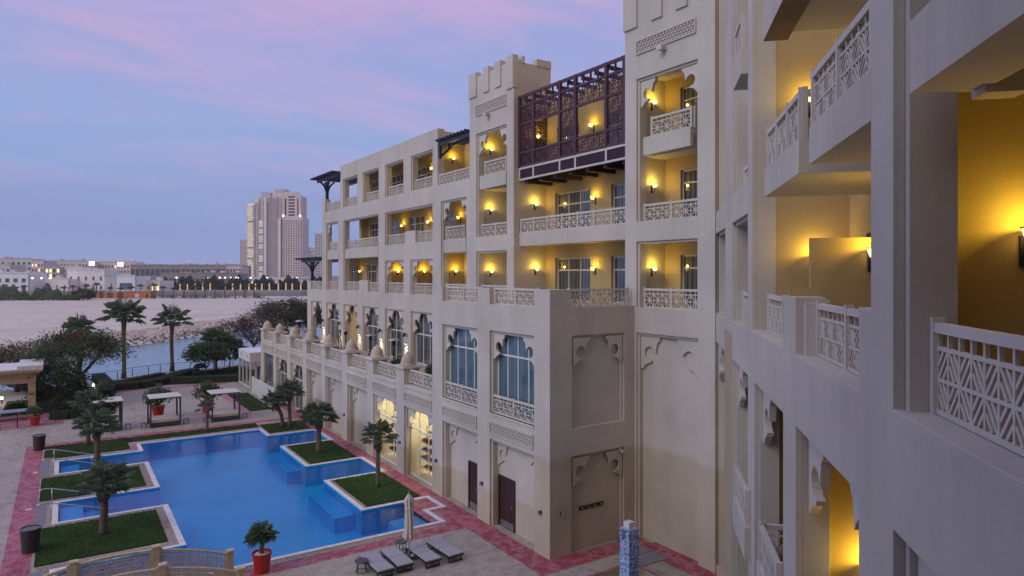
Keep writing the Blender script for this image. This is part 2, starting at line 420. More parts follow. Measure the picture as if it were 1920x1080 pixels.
def frieze(a0, a1, z0, z1, d, s=1):
    a0, a1 = min(a0, a1), max(a0, a1)
    mb = MB(); fw = .05
    mb.m = 1; mb.box(a0, a1, d, d + .012 * s, z0, z1); mb.m = 0
    mb.box(a0, a1, d + .012 * s, d + .07 * s, z1 - fw, z1); mb.box(a0, a1, d + .012 * s, d + .07 * s, z0, z0 + fw)
    mb.box(a0, a0 + fw, d + .012 * s, d + .07 * s, z0 + fw, z1 - fw); mb.box(a1 - fw, a1, d + .012 * s, d + .07 * s, z0 + fw, z1 - fw)
    n = int((a1 - a0) / .2); rows = 4; h = (z1 - z0 - 2 * fw) / rows
    for r in range(rows):
        for i in range(n):
            x = a0 + fw + (i + (.5 if r % 2 else 0)) * (a1 - a0 - 2 * fw) / (n + .5); zz = z0 + fw + r * h
            mb.prism([(x + .085, zz + h * .06), (x + .16, zz + h * .5), (x + .085, zz + h * .94), (x + .01, zz + h * .5)], d + .012 * s, d + .055 * s)
    mb.build('frieze_panel', [M['trim'], M['friezeback']], hotel)
frieze(14.39, 10.84, 22.02, 22.7, F); frieze(-.12, -3.65, 22.02, 22.65, F)
mb = MB()
for x in (12.8, -1.85): mb.box(x - .14, x + .14, F, F + .3, 21.78, 21.92); mb.box(x - .16, x + .16, F + .3, F + .36, 21.74, 21.96)
mb.build_each('rain_spout', M['trim'], hotel)

# ---------------- floors and rooms behind the facade
mb = MB()
for u0, u1, z0, z1 in ((15.2, 45.0, 17.3, 18.2), (10.8, 14.37, 17.36, 18.19), (15.2, 45.0, 13.5, 14.36), (10.8, 14.37, 13.55, 14.37), (15.2, 50.0, 9.6, 10.45), (10.8, 14.37, 9.6, 10.45),
                       (-3.85, -.12, 17.4, 18.19), (-3.85, -.12, 13.55, 14.4), (-3.85, -.12, 9.6, 10.45), (.64, 10.05, 9.4, 10.42)):
    mb.box(u0, u1, F - .55 if u1 < 1 or u0 > 10 else F - .02, -7.0 if u0 > -1 else -6.8, z0, z1)
mb.box(19.72, 39.7, F - .55, -14, 21.6, 22.1)
mb.build_each('floor_slab', M['plain'], hotel)
mb = MB()
B0 = -6.65
# back walls by storey with window openings
win3 = [(36.9, 34.6), (33.2, 30.4), (28.4, 25.6), (23.5, 20.7)]; win2 = [(42.2, 40.2), (37.6, 35.4)]; win4 = [(36.6, 34.2), (32.2, 29.6), (27.3, 24.6), (22.9, 20.9)]
mb.wall([(15.2, 37.9, 14.36, 17.3)], [(a, b, 14.5, 16.7) for a, b in win3], B0, B0 - .3)
mb.wall([(29.06, 43.0, 10.45, 13.5)], [(a, b, 10.5, 12.9) for a, b in win2], B0, B0 - .3)
mb.box(15.2, 29.06, B0, B0 - .3, 10.45, 13.5)
mb.wall([(20.301, 37.8, 18.2, 21.6)], [(a, b, 18.25, 20.5) for a, b in win4], B0, B0 - .3)
mb.box(15.2, 19.72, -7.0, -7.3, 18.2, 22.1)
for u, z0, z1 in ((29.06, 10.45, 13.5), (24.2, 10.45, 13.5), (19.2, 10.45, 13.5)): mb.box(u, u + 1.2, F - .55, B0, z0, z1)
mb.box(19.72, 20.3, F - .55, -7.3, 18.2, 21.6); mb.box(37.2, 37.8, B0 - .302, -14, 18.2, 21.6)
mb.box(37.4, 37.9, -6.0, -6.648, 14.36, 17.3); mb.box(44.6, 45.1, -9.5, -10.1, 10.45, 17.3)
mb.wall([(-3.85, -.12, 10.45, 21.1)], [(-1.1, -3.3, 10.5, 12.9), (-1.1, -3.3, 14.45, 16.8), (-1.1, -3.3, 18.25, 20.6)], B0, B0 - .3)
mb.wall([(.64, 10.05, 10.42, 22.3)], [(9.1, 5.9, 10.5, 12.98), (4.2, 1.4, 10.5, 12.98), (9.1, 5.9, 14.45, 16.78), (4.2, 1.4, 14.45, 16.78), (8.9, 6.9, 18.3, 20.6), (4.75, 2.6, 18.3, 20.6)], -7.13, -7.45)
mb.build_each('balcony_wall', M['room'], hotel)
mb = MB()   # body of the building behind
mb.box(.64, 37.2, -7.5, -22, 0, 21.5); mb.box(-6, .64, -7.5, -22, 0, 23); mb.box(37.2, 42.9, -7.2, -22, 0, 13.4); mb.box(42.9, 50, -9.9, -22, 0, 9.5)
mb.build_each('building_core', M['plain'], hotel)
for a, b in win3: window(a, b, 14.5, 16.7, B0 - .2, cols=3, tz=16.1)
for a, b in win2: window(a, b, 10.5, 12.9, B0 - .2, cols=3, tz=12.3)
for a, b in win4: window(a, b, 18.25, 20.5, B0 - .2, cols=3, tz=19.9)
for z0, z1 in ((10.5, 12.9), (14.45, 16.8), (18.25, 20.6)): window(-1.1, -3.3, z0, z1, B0 - .2, cols=2, tz=z1 - .6)
for z0, z1 in ((10.5, 12.98), (14.45, 16.78)):
    window(9.1, 5.9, z0, z1, -7.36, cols=3, tz=z1 - .72, fw=.09); window(4.2, 1.4, z0, z1, -7.36, cols=2, tz=z1 - .72, fw=.09)
window(8.9, 6.9, 18.3, 20.6, -7.36, cols=2, tz=19.9); window(4.75, 2.6, 18.3, 20.6, -7.36, cols=2, tz=19.9)

# ---------------- middle bay: open balcony, timber screen, beams
mb = MB(); mb.box(.66, 10.03, F - .37, F - .55, 13.67, 14.42); mb.box(.66, 10.03, F - .552, -7.12, 13.72, 14.38); mb.build_each('balcony_front', M['stucco'], hotel)
rail_u(9.95, .72, F - .45, 14.42, .82, 7)
SV = F - .37
mb = MB(); mb.box(.66, 10.0, SV - .02, -7.12, 17.75, 18.2); mb.build('balcony_floor', M['room'], hotel)
mb = MB()
mb.box(.66, 10.0, SV + .05, SV - .05, 18.1, 18.22); mb.box(.66, 10.0, SV + .05, SV - .05, 17.47, 17.57)
PU = [9.96, 8.55, 6.1, 4.77, 2.36, 1.06]
for u in (9.95, 8.55, 6.1, 4.77, 2.36, .72): mb.box(u - .06, u + .06, SV + .05, SV - .05, 17.57, 18.1)
fasc = mb.build('screen_fascia', M['trim'], hotel)
mb = MB(); mb.box(.70, 9.93, SV - .02, SV + .005, 17.57, 18.1)
for i in range(70):
    x = .75 + i * .131
    mb.bar((x, SV + .012, 17.6), (x + .26, SV + .012, 18.08), .02, .02, (0, 1, 0)); mb.bar((x + .26, SV + .014, 17.6), (x, SV + .014, 18.08), .02, .02, (0, 1, 0))
mb.build('fascia_panel', M['screenpan'], fasc)
scr = MB()
TOPS = 22.4
for u in PU: scr.box(u - .09, u + .09, SV - .08, SV + .08, 18.22, TOPS)
for i in range(5):
    a, b = PU[i + 1] + .09, PU[i] - .09
    for z0, z1 in ((18.22, 18.34), (19.0, 19.12), (20.66, 20.8), (21.68, 21.8), (22.24, TOPS)):
        scr.box(a, b, SV - .06, SV + .06, z0, z1)
    n = 1 if b - a < 1.6 else 3
    for k in range(1, n + 1):
        x = a + (b - a) * k / (n + 1); scr.box(x - .03, x + .03, SV - .05, SV + .05, 21.8, 22.24)
screen = scr.build('timber_screen', M['screen'], hotel)
def lattice(a, b, z0, z1, d, mp=AA, cell=.42):
    mb = MB(); nx = max(1, round((b - a) / cell)); nz = max(1, round((z1 - z0) / cell)); cx = (b - a) / nx; cz = (z1 - z0) / nz
    P = lambda x, z: mp(x, d, z)
    upv = (0, 1, 0) if mp is AA else (1, 0, 0)
    for i in range(nx + 1): mb.bar(P(a + i * cx, z0), P(a + i * cx, z1), .045, .04, upv)
    for j in range(nz + 1): mb.bar(P(a, z0 + j * cz), P(b, z0 + j * cz), .045, .04, upv)
    for i in range(nx):
        for j in range(nz):
            x, z = a + i * cx, z0 + j * cz
            for o in (.22, -.22):
                q = [(max(0, -o), max(0, o)), (1 - max(0, o), 1 - max(0, -o))]
                for sgn in ((1,) if (i + j) % 2 else (-1,)):
                    pa, pb = [(x + (t[0] if sgn > 0 else 1 - t[0]) * cx, z + t[1] * cz) for t in q]
                    mb.bar(P(*pa), P(*pb), .05, .035, upv)
    mb.build('lattice_panel', M['screen'], screen)
for i in range(5):
    a, b = PU[i + 1] + .09, PU[i] - .09
    lattice(a, b, 18.34, 19.0, SV); lattice(a, b, 20.8, 21.68, SV)
    if i in (0, 2, 4): lattice(a, b, 19.12, 20.66, SV)
lattice(-7.05, SV - .1, 18.3, 21.7, 9.9, UU)
mb = MB()
for i in range(9):
    u = 9.6 - i * 1.05; mb.box(u - .06, u + .06, SV - .06, -7.1, 22.05, 22.24)
mb.build_each('screen_rafter', M['screen'], screen)
mb = MB()
for i in range(7):
    u = 9.5 - i * 1.38; mb.box(u - .14, u + .14, SV - .12, -7.12, 17.28, 17.7)
mb.build_each('balcony_beam', M['beam'], hotel)
# ---------------- roof pergolas
def pergola(u0, u1, v0, v1, z, post=None, ext=.6):
    b = MB()
    for v in (v0 - .15, v1 + .15): b.box(u0, u1, v - .07, v + .07, z, z + .26)
    n = int((u1 - u0) / .42)
    for i in range(n + 1):
        x = u0 + (u1 - u0) * i / n; b.box(x - .045, x + .045, v1 - ext, v0 + ext, z + .26, z + .42)
    o = b.build('pergola', M['pergola'], hotel)
    if post:
        p = MB(); pu, pv, pz = post; p.box(pu - .13, pu + .13, pv - .13, pv + .13, pz, z)
        for du, dv in ((1, 0), (-1, 0), (0, 1), (0, -1)):
            for k in range(4):
                t0, t1 = k / 4, (k + 1) / 4
                f = lambda t: (.13 + .62 * t ** 2.2, z - .95 + .95 * t)
                (r0, q0), (r1, q1) = f(t0), f(t1)
                p.bar((pu + du * r0, pv + dv * r0, q0), (pu + du * r1, pv + dv * r1, q1), .14, .16)
        p.build('post', M['pergola'], o)
pergola(39.8, 46.2, F + .3, -8.2, 21.35, (44.7, F - .35, 19.5))
pergola(45.3, 51.6, F + .3, -8.0, 13.35, (49.6, F - .35, 11.3))
b = MB()
for i in range(9):
    u = 15.5 + i * .5; b.box(u - .05, u + .05, F + .25, -6.9, 21.25, 21.42)
b.box(15.25, 19.7, F - .05, F - .2, 21.0, 21.24); b.box(15.25, 19.7, F - .8, F - .95, 21.0, 21.24)
o = b.build('pergola', M['pergola'], hotel)
b = MB(); b.bar((19.55, F - .1, 21.05), (19.55, F - .12, 20.1), .16); b.bar((19.55, F - .1, 20.2), (19.55, -5.9, 21.1), .14); b.build('brace', M['pergola'], o)

# ---------------- ground storey and terrace (front plane y = 0)
PIL = [(4.89 * i, 4.89 * i + 1.15) for i in range(11)]
PIL[1] = (4.85, 6.0); PIL[2] = (9.71, 10.93)
BAY = [(PIL[i][1], PIL[i + 1][0]) for i in range(10)]
mb = MB()
solidF = [(0, 50.05, 0, 5.32), (0, 10.93, 5.32, 10.58)]
gh = [(a, b, -.1, 4.16) for a, b in BAY]
wh = [(a, b, 5.42, 9.34) for a, b in BAY[:2]]
mb.wall(solidF, gh + wh, 0, -.12)
mb.wall(solidF, [(a + .12, b - .12, -.1, 4.05) for a, b in BAY] + [(a + .12, b - .12, 5.42, 9.22) for a, b in BAY[:2]], -.12, -.46)
# roof parapet posts of the projecting block
for a, b in ((.0, 1.15), (4.85, 6.0), (9.71, 10.93)): mb.box(a, b, 0, -.55 if a else -1.15, 10.58, 11.36)
# side face of the projecting block
mb.wall([(-4.83, -.46, 0, 10.58)], [(-1.17, -4.19, 5.38, 9.38), (-1.14, -4.18, -.1, 4.2)], 0, .1, UU)
mb.wall([(-4.83, -.46, 0, 10.58)], [(-1.27, -4.09, 5.38, 9.28), (-1.24, -4.08, -.1, 4.1)], .1, .2, UU)
mb.box(.2, .5, -.46, -4.83, 0, 10.5)
mb.box(10.6, 10.93, -.46, -4.83, 0, 10.55)
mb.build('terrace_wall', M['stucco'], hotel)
mb = MB(); mb.box(.5, 10.6, -.46, F, 10.1, 10.5); mb.box(10.93, 50.0, -.46, F, 4.9, 5.3); mb.build('terrace_floor', M['tan'], hotel)
# blind back walls of ground bays (bays 3..5 counted from the corner hold shop windows / blind panels)
mb = MB()
for i in (0, 1, 4, 5, 6): mb.box(BAY[i][0] + .0, BAY[i][1], -.462, -.62, 0, 4.3)
mb.build_each('recess_wall', M['stucco'], hotel)
for i in (0, 1, 4, 5, 6): brackets(BAY[i][0] + .12, BAY[i][1] - .12, 4.04, -.46, -.38, k=.78, mat='stucco')
for i in (2, 3, 7, 8): brackets(BAY[i][0] + .12, BAY[i][1] - .12, 4.04, -.22, -.34, k=.78)
for i in (0, 1): brackets(BAY[i][0] + .12, BAY[i][1] - .12, 9.21, -.16, -.28, k=.82)
brackets(-1.27, -4.09, 9.27, .1, .03, UU, k=.8, mat='stucco'); brackets(-1.24, -4.08, 4.09, .1, .03, UU, k=.8, mat='stucco')
for i, (a, b) in enumerate(BAY): frieze(a + .04, b - .06, 4.42, 5.03, 0, 1)
# sills, caps, finials
mb = MB()
for a, b in BAY[2:]: mb.box(a, b, .06, -.75, 5.321, 5.40)
for a, b in BAY[:2]: mb.box(a + .0, b, .05, -.118, 5.34, 5.42)
mb.build_each('sill', M['trim'], hotel)
for i in range(3, 11):
    a, b = PIL[i]
    mb = MB(); mb.box(a, b, 0, -1.0, 5.32, 6.34); mb.build('balustrade_pier', M['stucco'], hotel)
    mb = MB(); mb.box(a - .12, b + .12, .12, -1.12, 6.34, 6.42); mb.box(a - .06, b + .06, .06, -1.06, 6.42, 6.5); mb.build('pier_cap', M['trim'], hotel)
    mb = MB(); mb.lathe([(.46, 0), (.49, .04), (.46, .08), (.41, .10), (.415, .18), (.40, .28), (.36, .42), (.28, .55), (.19, .65), (.10, .72), (.04, .79), (.0, .84)], ((a + b) / 2, -.5, 6.5), 24)
    mb.build('dome_finial', M['domestone'], hotel, True)
for i in range(2, 10):
    a, b = BAY[i]; rail_u(a, b, -.42, 5.52, .78)
rail_v(-1.1, -4.6, 49.6, 5.5, .8)
for i in (0, 1): rail_u(BAY[i][0] + .01, BAY[i][1] - .01, -.2, 5.42, .85)
for a, b in ((1.15, 4.85), (6.0, 9.71)): rail_u(a, b, -.3, 10.58, .80)
rail_v(-1.15, -4.62, .22, 10.56, .82)
# glazing of the projecting block
for i in (0, 1):
    a, b = BAY[i]; window(a + .12, b - .12, 5.43, 9.22, -.46, cols=4, tz=8.2, glass='bluglass', frame='wframe', fw=.08)
# arched terrace windows
for k, (a, b) in enumerate(L1H):
    if k == 0: continue
    if k == 2:
        mb = MB(); mb.box(a - .11, b + .11, F - .552, F - .6, 5.3, 9.2); mb.build_each('recess_wall', M['room'], hotel); continue
    window(a - .12, b + .12, 5.32, 9.14, F - .5, cols=3, tz=7.55, glass='tealglass', frame='wframe', fw=.08)
mb = MB(); a, b = L1H[1]; mb.box(b + .4, a - .2, F - .56, F - .6, 5.4, 9.1); mb.build('lit_panel', M['bluelit'], hotel)
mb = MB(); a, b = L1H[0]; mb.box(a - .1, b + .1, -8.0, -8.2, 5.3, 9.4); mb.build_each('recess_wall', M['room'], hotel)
# ground bay windows further along, dark screen in the last bay
window(BAY[7][0] + .12, BAY[7][1] - .12, 0.02, 4.05, -.46, cols=3, tz=2.7, glass='tealglass', frame='wframe', fw=.08)
window(BAY[8][0] + .12, BAY[8][1] - .12, 0.02, 4.05, -.46, cols=3, tz=2.7, glass='tealglass', frame='wframe', fw=.08)
window(BAY[9][0] + .12, BAY[9][1] - .12, 0.02, 4.05, -.2, cols=1, tz=1.5, glass='greyglass', frame='dark', fw=.06)
# doors
for u0, u1 in ((7.54, 6.64), (4.62, 3.38)):
    mb = MB(); a, b = min(u0, u1), max(u0, u1)
    mb.box(a - .09, a, -.40, -.5, 0, 2.42); mb.box(b, b + .09, -.40, -.5, 0, 2.42); mb.box(a, b, -.40, -.5, 2.33, 2.42)
    d = mb.build('door', M['brown'], hotel)
    mb = MB(); mb.box(a, b, -.44, -.48, 0.01, 2.33); mb.build('door_leaf', M['brown'], d)
    mb = MB(); mb.box(a + .04, b - .04, -.425, -.44, .05, .35); mb.build('kick_plate', M['metal'], d)
    mb = MB(); mb.box(a + .12, a + .18, -.40, -.44, 1.0, 1.16); mb.build('handle', M['metal'], d)
# shop interiors
for i in (2, 3):
    a, b = BAY[i]
    mb = MB(); mb.box(a - .3, b + .3, -3.0, -3.1, 0, 4.4); mb.box(a - .4, a - .3, -.62, -3.0, 0, 4.4); mb.box(b + .3, b + .4, -.62, -3.0, 0, 4.4); mb.box(a - .3, b + .3, -.62, -3.0, 4.4, 4.5); mb.box(a - .3, b + .3, -.47, -3, -.02, .02)
    mb.build('shop_interior', simple('shop_wall', (.72, .68, .55), .7), hotel)
    window(a + .12, b - .12, .02, 4.05, -.46, cols=3, tz=2.85, glass='clear', frame='wframe', fw=.07)

# ================================================================= SIDE WING (nearest the viewer)
P0 = 2.49
M['blocker_brown'] = mk_stucco('dark_blocker_brown', (.12, .085, .06, 1), CREAM, False)  # dark brown so the added unseen blocks bounce only dim, warm light
TOP = 27.0
solid = [(-16, 30.5, 0, TOP)]
H1 = [(28.67, 25.15), (22.95, 19.17), (18.0, 14.13), (12.95, 9.13), (7.9, 4.0), (2.9, -1.0), (-2.2, -6.0)]
holes = [(a, b, .3, 9.3) for a, b in H1] + [(a, b, -5.2, .25) for a, b in []]
holes += [(28.7, 25.0, 10.47, 13.65), (28.7, 25.0, 14.5, TOP + 1), (22.95, 19.2, 10.5, 13.65), (22.95, 19.2, 14.52, TOP + 1),
          (18.37, 14.12, 10.57, TOP + 1), (14.12, 12.95, 11.55, TOP + 1), (12.95, 9.13, 10.57, TOP + 1), (9.13, 8.65, 11.55, TOP + 1),
          (7.9, 4.0, 10.57, TOP + 1), (2.9, -1.0, 10.57, TOP + 1), (-2.2, -6, 10.57, TOP + 1)]
mb = MB()
mb.wall(solid, holes, P0, P0 + .12, RW)
def inw(h):
    full = h[:2] in ((18.37, 14.12), (14.12, 12.95), (12.95, 9.13), (9.13, 8.65))
    if full: return h
    return (max(h[:2]) - .11, min(h[:2]) + .11, h[2], h[3] - .1)
mb.wall(solid, [inw(h) for h in holes], P0 + .12, P0 + .58, RW)
side = mb.build('wing_wall', M['stucco'], hotel, bevel=.012)
# parapet piers with a stepped return beside the railings
mb = MB()
for a, b in ((14.12, 12.95), (9.13, 8.65)): mb.box(a + .01 * 0, b, P0 + .001, P0 + .5, 11.552, 11.60, RW)
mb.box(12.95, 12.80, P0 + .14, P0 + .5, 10.57, 11.5, RW); mb.box(17.95, 18.36, P0 + .14, P0 + .5, 10.57, 11.5, RW) if False else None
mb.build_each('parapet_cap', M['trim'], hotel)
# rooms
mb = MB()
mb.wall([(P0 + .581, 9.0, 0, TOP)], [(5.6, 6.6, 10.6, 13.0)], 18.37, 18.9, RX)      # far cross wall
mb.wall([(P0 + .581, 4.8, 0, 10.4)], [], 18.05, 18.369, RX)
mb.wall([(8.36, 18.37, 9.0, TOP)], [(15.8, 17.0, 10.6, 12.95), (10.2, 11.6, 10.6, 12.95), (15.8, 17.0, 14.5, 16.8)], 4.8, 5.1, RW)
mb.box(18.9, 30.5, 4.6, 4.9, 0, TOP, RW)
mb.box(8.35, 8.6, P0 + .581, 4.8, 9.4, TOP, RW); mb.box(2.9, 3.4, P0 + .581, 4.8, 9.4, TOP, RW)
mb.box(3.4, 8.35, 4.8, 5.1, 9.4, TOP, RW); mb.box(23.0, 24.9, P0 + .581, 4.6, 0, TOP, RW)
for w in (13.13, 8.05, 3.1): mb.box(w, w + .4, P0 + .581, 4.8, 0, 9.4, RW)
mb.box(-6, 18.0, 4.8, 5.1, 0, 9.0, RW)
mb.box(-6, 2.9, 4.8, 5.1, 9.4, TOP, RW)
mb.box(25.2, 28.6, 3.0, 3.1, 0, TOP, RW)
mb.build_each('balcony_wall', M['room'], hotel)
mb = MB(); mb.box(-15, -4, -20.0, P0 - .01, 0, 26, RW); mb.build('tall_block', M['blocker_brown'], hotel)   # unseen block added behind the viewer to shade the side wing and its jambs
mb = MB()
mb.box(-6, 18.37, P0 + .581, 4.79, 9.45, 10.5, RW); mb.box(18.9, 22.98, P0 + .581, 4.59, 9.45, 10.45, RW); mb.box(18.9, 22.98, P0 + .581, 4.59, 13.66, 14.5, RW)
mb.box(3.4, 8.34, P0 + .66, 4.79, 14.0, 14.4, RW); mb.box(7.2, 7.5, P0 + .581, P0 + .95, 13.72, 14.0, RW)
mb.box(18.9, 28.6, P0 + .581, 4.59, 17.4, 18.15, RW)
mb.build_each('floor_slab', M['plain'], hotel)
def slab(w0, w1, p0, p1, z0, z1, soffit='plain'):
    mb = MB(); mb.box(w0, w1, p0, p1, z0 + .02, z1, RW); s = mb.build('balcony_front', M['stucco'], hotel)
    mb = MB(); mb.box(w0, w1, p0 + .0, p1, z0, z0 + .02, RW); mb.build('soffit', M[soffit], s)
slab(16.4, 12.66, P0, 4.79, 13.77, 14.37); slab(11.87, 8.66, P0 + .003, 4.78, 13.80, 14.40)
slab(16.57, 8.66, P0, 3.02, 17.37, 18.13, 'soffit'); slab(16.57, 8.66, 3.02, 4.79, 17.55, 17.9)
slab(7.4, 3.4, P0 - .004, 3.14, 13.79, 14.5); slab(7.4, 3.4, P0, 4.7, 17.4, 18.15)
slab(20.8, 19.1, 2.30, 4.5, 17.37, 18.11); slab(21.2, 18.6, 2.33, 4.5, 4.6, 5.42); slab(16.5, 14.0, 2.33, 4.5, 4.6, 5.42); slab(11.2, 9.0, 2.33, 4.5, 4.6, 5.42)
# partition between two terraces, low front step
mb = MB(); mb.box(2.86, 4.79, 13.5, 13.64, 10.5, 12.68, RX); mb.box(2.46 + .04, 2.858, 13.5, 13.64, 11.6, 11.75, RX); mb.box(P0 + .585, 2.858, 13.5, 13.64, 10.5, 11.6, RX) if False else None
mb.build_each('partition', M['room'], hotel)
# railings
rail_w(7.78, 4.0, 2.86, 10.58, .93, 2); rail_w(12.8, 9.13, 2.86, 10.58, .92, 2); rail_w(18.0, 14.12, 2.86, 10.58, .92, 2)
rail_w(22.84, 19.3, 2.86, 10.52, .92, 2)
rail_w(16.2, 12.7, P0 + .07, 14.37, .86, 3); rail_w(11.8, 8.66, P0 + .07, 14.40, .86, 2); rail_w(16.4, 8.7, P0 + .07, 18.13, .86, 4)
rail_w(20.7, 19.2, 2.37, 18.11, .86, 1); rail_w(21.1, 18.7, 2.42, 5.42, .9, 1); rail_w(16.4, 14.1, 2.42, 5.42, .9, 1)
rail_w(22.84, 19.3, 2.9, 14.52, .86, 2)
inst('railing', rail_mesh(2.0, .86, M['trim'], 1), hotel, RW(12.72, 2.55, 14.37), -3 * math.pi / 4)
inst('railing', rail_mesh(1.9, .9, M['trim'], 1), hotel, RW(16.4, 2.42, 5.42), -3 * math.pi / 4)
for a, b in H1[1:5]: brackets(a - .115, b + .115, 9.19, P0 + .2, P0 + .36, RW, k=.9)
brackets(28.5, 25.3, 9.19, P0 + .1, P0 + .3, RW, k=.9)
mb = MB(); mb.box(25.13, 22.97, P0 - .012, P0 + .0, 0, 10.1, RW); mb.build('painted_strip', M['tan'], hotel)
window(28.55, 25.15, 10.5, 13.5, 2.95, RW, cols=3, tz=12.8)
mb = MB(); mb.box(-16, 30.4, 5.2, 16, 0, TOP - 1, RW); mb.box(-16, -14, 5, 5.2, 0, TOP, RW); mb.build_each('building_core', M['plain'], hotel)
# unseen block added behind the viewer to shut out sky light
mb = MB(); mb.box(-46, -38, -40, 8, 0, 24); mb.build('rear_sky_blocker', M['blocker_brown'], hotel)

# ================================================================= LIGHT, SKY, CAMERA
w = bpy.data.worlds.new('World'); scene.world = w; w.use_nodes = True
nt = w.node_tree; nt.nodes.clear()
def wn(k, **kw):
    q = nt.nodes.new('ShaderNode' + k)
    for a, v in kw.items():
        if a in q.inputs: q.inputs[a].default_value = v
        else: setattr(q, a, v)
    return q
def wl(a, b): nt.links.new(a, b)
def wm(op, a, b=.5):
    q = wn('Math', operation=op)
    for i, x in enumerate((a, b)):
        if isinstance(x, (int, float)): q.inputs[i].default_value = x
        else: wl(x, q.inputs[i])
    return q.outputs[0]
def wramp(x, st):
    r = wn('ValToRGB'); e = r.color_ramp.elements
    while len(e) < len(st): e.new(.5)
    for i, (p, c) in enumerate(st): e[i].position = p; e[i].color = c
    wl(x, r.inputs[0]); return r.outputs[0]
def wmix(f, a, b, mode='MIX'):
    q = wn('MixRGB', blend_type=mode)
    for i, x in enumerate((f, a, b)):
        if isinstance(x, (int, float)): q.inputs[i].default_value = x
        elif isinstance(x, tuple): q.inputs[i].default_value = x
        else: wl(x, q.inputs[i])
    return q.outputs[0]
tc = wn('TexCoord'); sep = wn('SeparateXYZ'); wl(tc.outputs['Generated'], sep.inputs[0])
zz = sep.outputs[2]
grad = wramp(zz, [(0.0, srgb(156, 168, 216)), (.06, srgb(143, 163, 215)), (.20, srgb(154, 172, 222)), (.40, srgb(160, 164, 218)), (1.0, srgb(150, 160, 215))])
# thin cloud sheets lit pink by the afterglow: noise on a plane high above
den = wm('ADD', wm('MAXIMUM', zz, 0), .16)
cx = wn('CombineXYZ'); wl(wm('DIVIDE', sep.outputs[0], den), cx.inputs[0]); wl(wm('DIVIDE', sep.outputs[1], den), cx.inputs[1])
SKO, SKS, SKR = (4, -8, 0), (.9, .4, 1), 20
mp = wn('Mapping'); wl(cx.outputs[0], mp.inputs[0]); mp.inputs['Rotation'].default_value = (0, 0, rad(SKR)); mp.inputs['Scale'].default_value = SKS; mp.inputs['Location'].default_value = SKO
n1 = wn('TexNoise', Scale=1.6, Detail=7, Roughness=.56, Distortion=.6); wl(mp.outputs[0], n1.inputs['Vector'])
n2 = wn('TexNoise', Scale=.8, Detail=4, Roughness=.5); wl(mp.outputs[0], n2.inputs['Vector']); 
pk = wramp(n1.outputs[0], [(.46, (0, 0, 0, 1)), (.63, (1, 1, 1, 1))])
n3 = wn('TexNoise', Scale=4.6, Detail=6, Roughness=.55, Distortion=.8); wl(mp.outputs[0], n3.inputs['Vector'])
pk = wm('MULTIPLY', pk, wramp(n3.outputs[0], [(.36, g3(.25)), (.6, g3(1.0))]))
bl = wramp(n2.outputs[0], [(.46, (0, 0, 0, 1)), (.66, (1, 1, 1, 1))])
lowf = wramp(zz, [(.05, g3(.25)), (.16, g3(1))])
c = wmix(wm('MULTIPLY', wm('MULTIPLY', bl, .75), lowf), grad, srgb(143, 180, 230))
# clouds get rosier towards the side of the afterglow
side_f = wm('ADD', wm('MULTIPLY', wm('ADD', wm('MULTIPLY', sep.outputs[0], RT[0]), wm('MULTIPLY', sep.outputs[1], RT[1])), .9), .72)
el = wramp(zz, [(0.06, (0, 0, 0, 1)), (.19, (1, 1, 1, 1))])
sf = wn('Clamp'); wl(side_f, sf.inputs[0])
c = wmix(wm('MULTIPLY', wm('MULTIPLY', pk, el), wm('ADD', wm('MULTIPLY', sf.outputs[0], .35), .48)), c, srgb(220, 174, 212))
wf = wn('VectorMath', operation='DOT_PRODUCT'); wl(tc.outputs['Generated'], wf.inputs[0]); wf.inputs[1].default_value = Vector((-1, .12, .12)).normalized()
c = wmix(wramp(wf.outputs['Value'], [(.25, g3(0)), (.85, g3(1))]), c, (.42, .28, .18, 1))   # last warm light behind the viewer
sky = wn('TexSky', sky_type='NISHITA', sun_disc=False, sun_elevation=rad(1.0), sun_rotation=rad(300), altitude=0)
c2 = wmix(1.0, c, wmix(1.0, sky.outputs[0], (.003, .003, .003, 1), 'MULTIPLY'), 'ADD')
# brighter vault overhead and behind the viewer, as after sunset
back = wm('MULTIPLY', wm('ADD', wm('MULTIPLY', sep.outputs[0], -FW[0]), wm('MULTIPLY', sep.outputs[1], -FW[1])), .5)
hi = wramp(zz, [(.36, g3(1.0)), (.75, g3(1.0))])
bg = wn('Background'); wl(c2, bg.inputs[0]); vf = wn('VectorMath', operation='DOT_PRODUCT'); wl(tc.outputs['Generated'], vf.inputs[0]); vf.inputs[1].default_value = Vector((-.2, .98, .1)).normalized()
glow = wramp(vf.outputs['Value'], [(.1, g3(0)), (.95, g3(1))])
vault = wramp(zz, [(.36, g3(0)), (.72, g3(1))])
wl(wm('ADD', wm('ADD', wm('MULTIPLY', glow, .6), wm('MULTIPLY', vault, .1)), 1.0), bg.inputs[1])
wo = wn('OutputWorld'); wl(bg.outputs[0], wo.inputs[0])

SUNDIR = Vector((-.15, 1.0, .7)).normalized()     # towards the afterglow, beyond the pool
sd = bpy.data.lights.new('sun', 'SUN'); sd.energy = .95; sd.angle = rad(35); sd.color = (1.0, .95, .87)
so = bpy.data.objects.new('sun', sd); COL.objects.link(so); so.rotation_euler = SUNDIR.to_track_quat('Z', 'Y').to_euler()

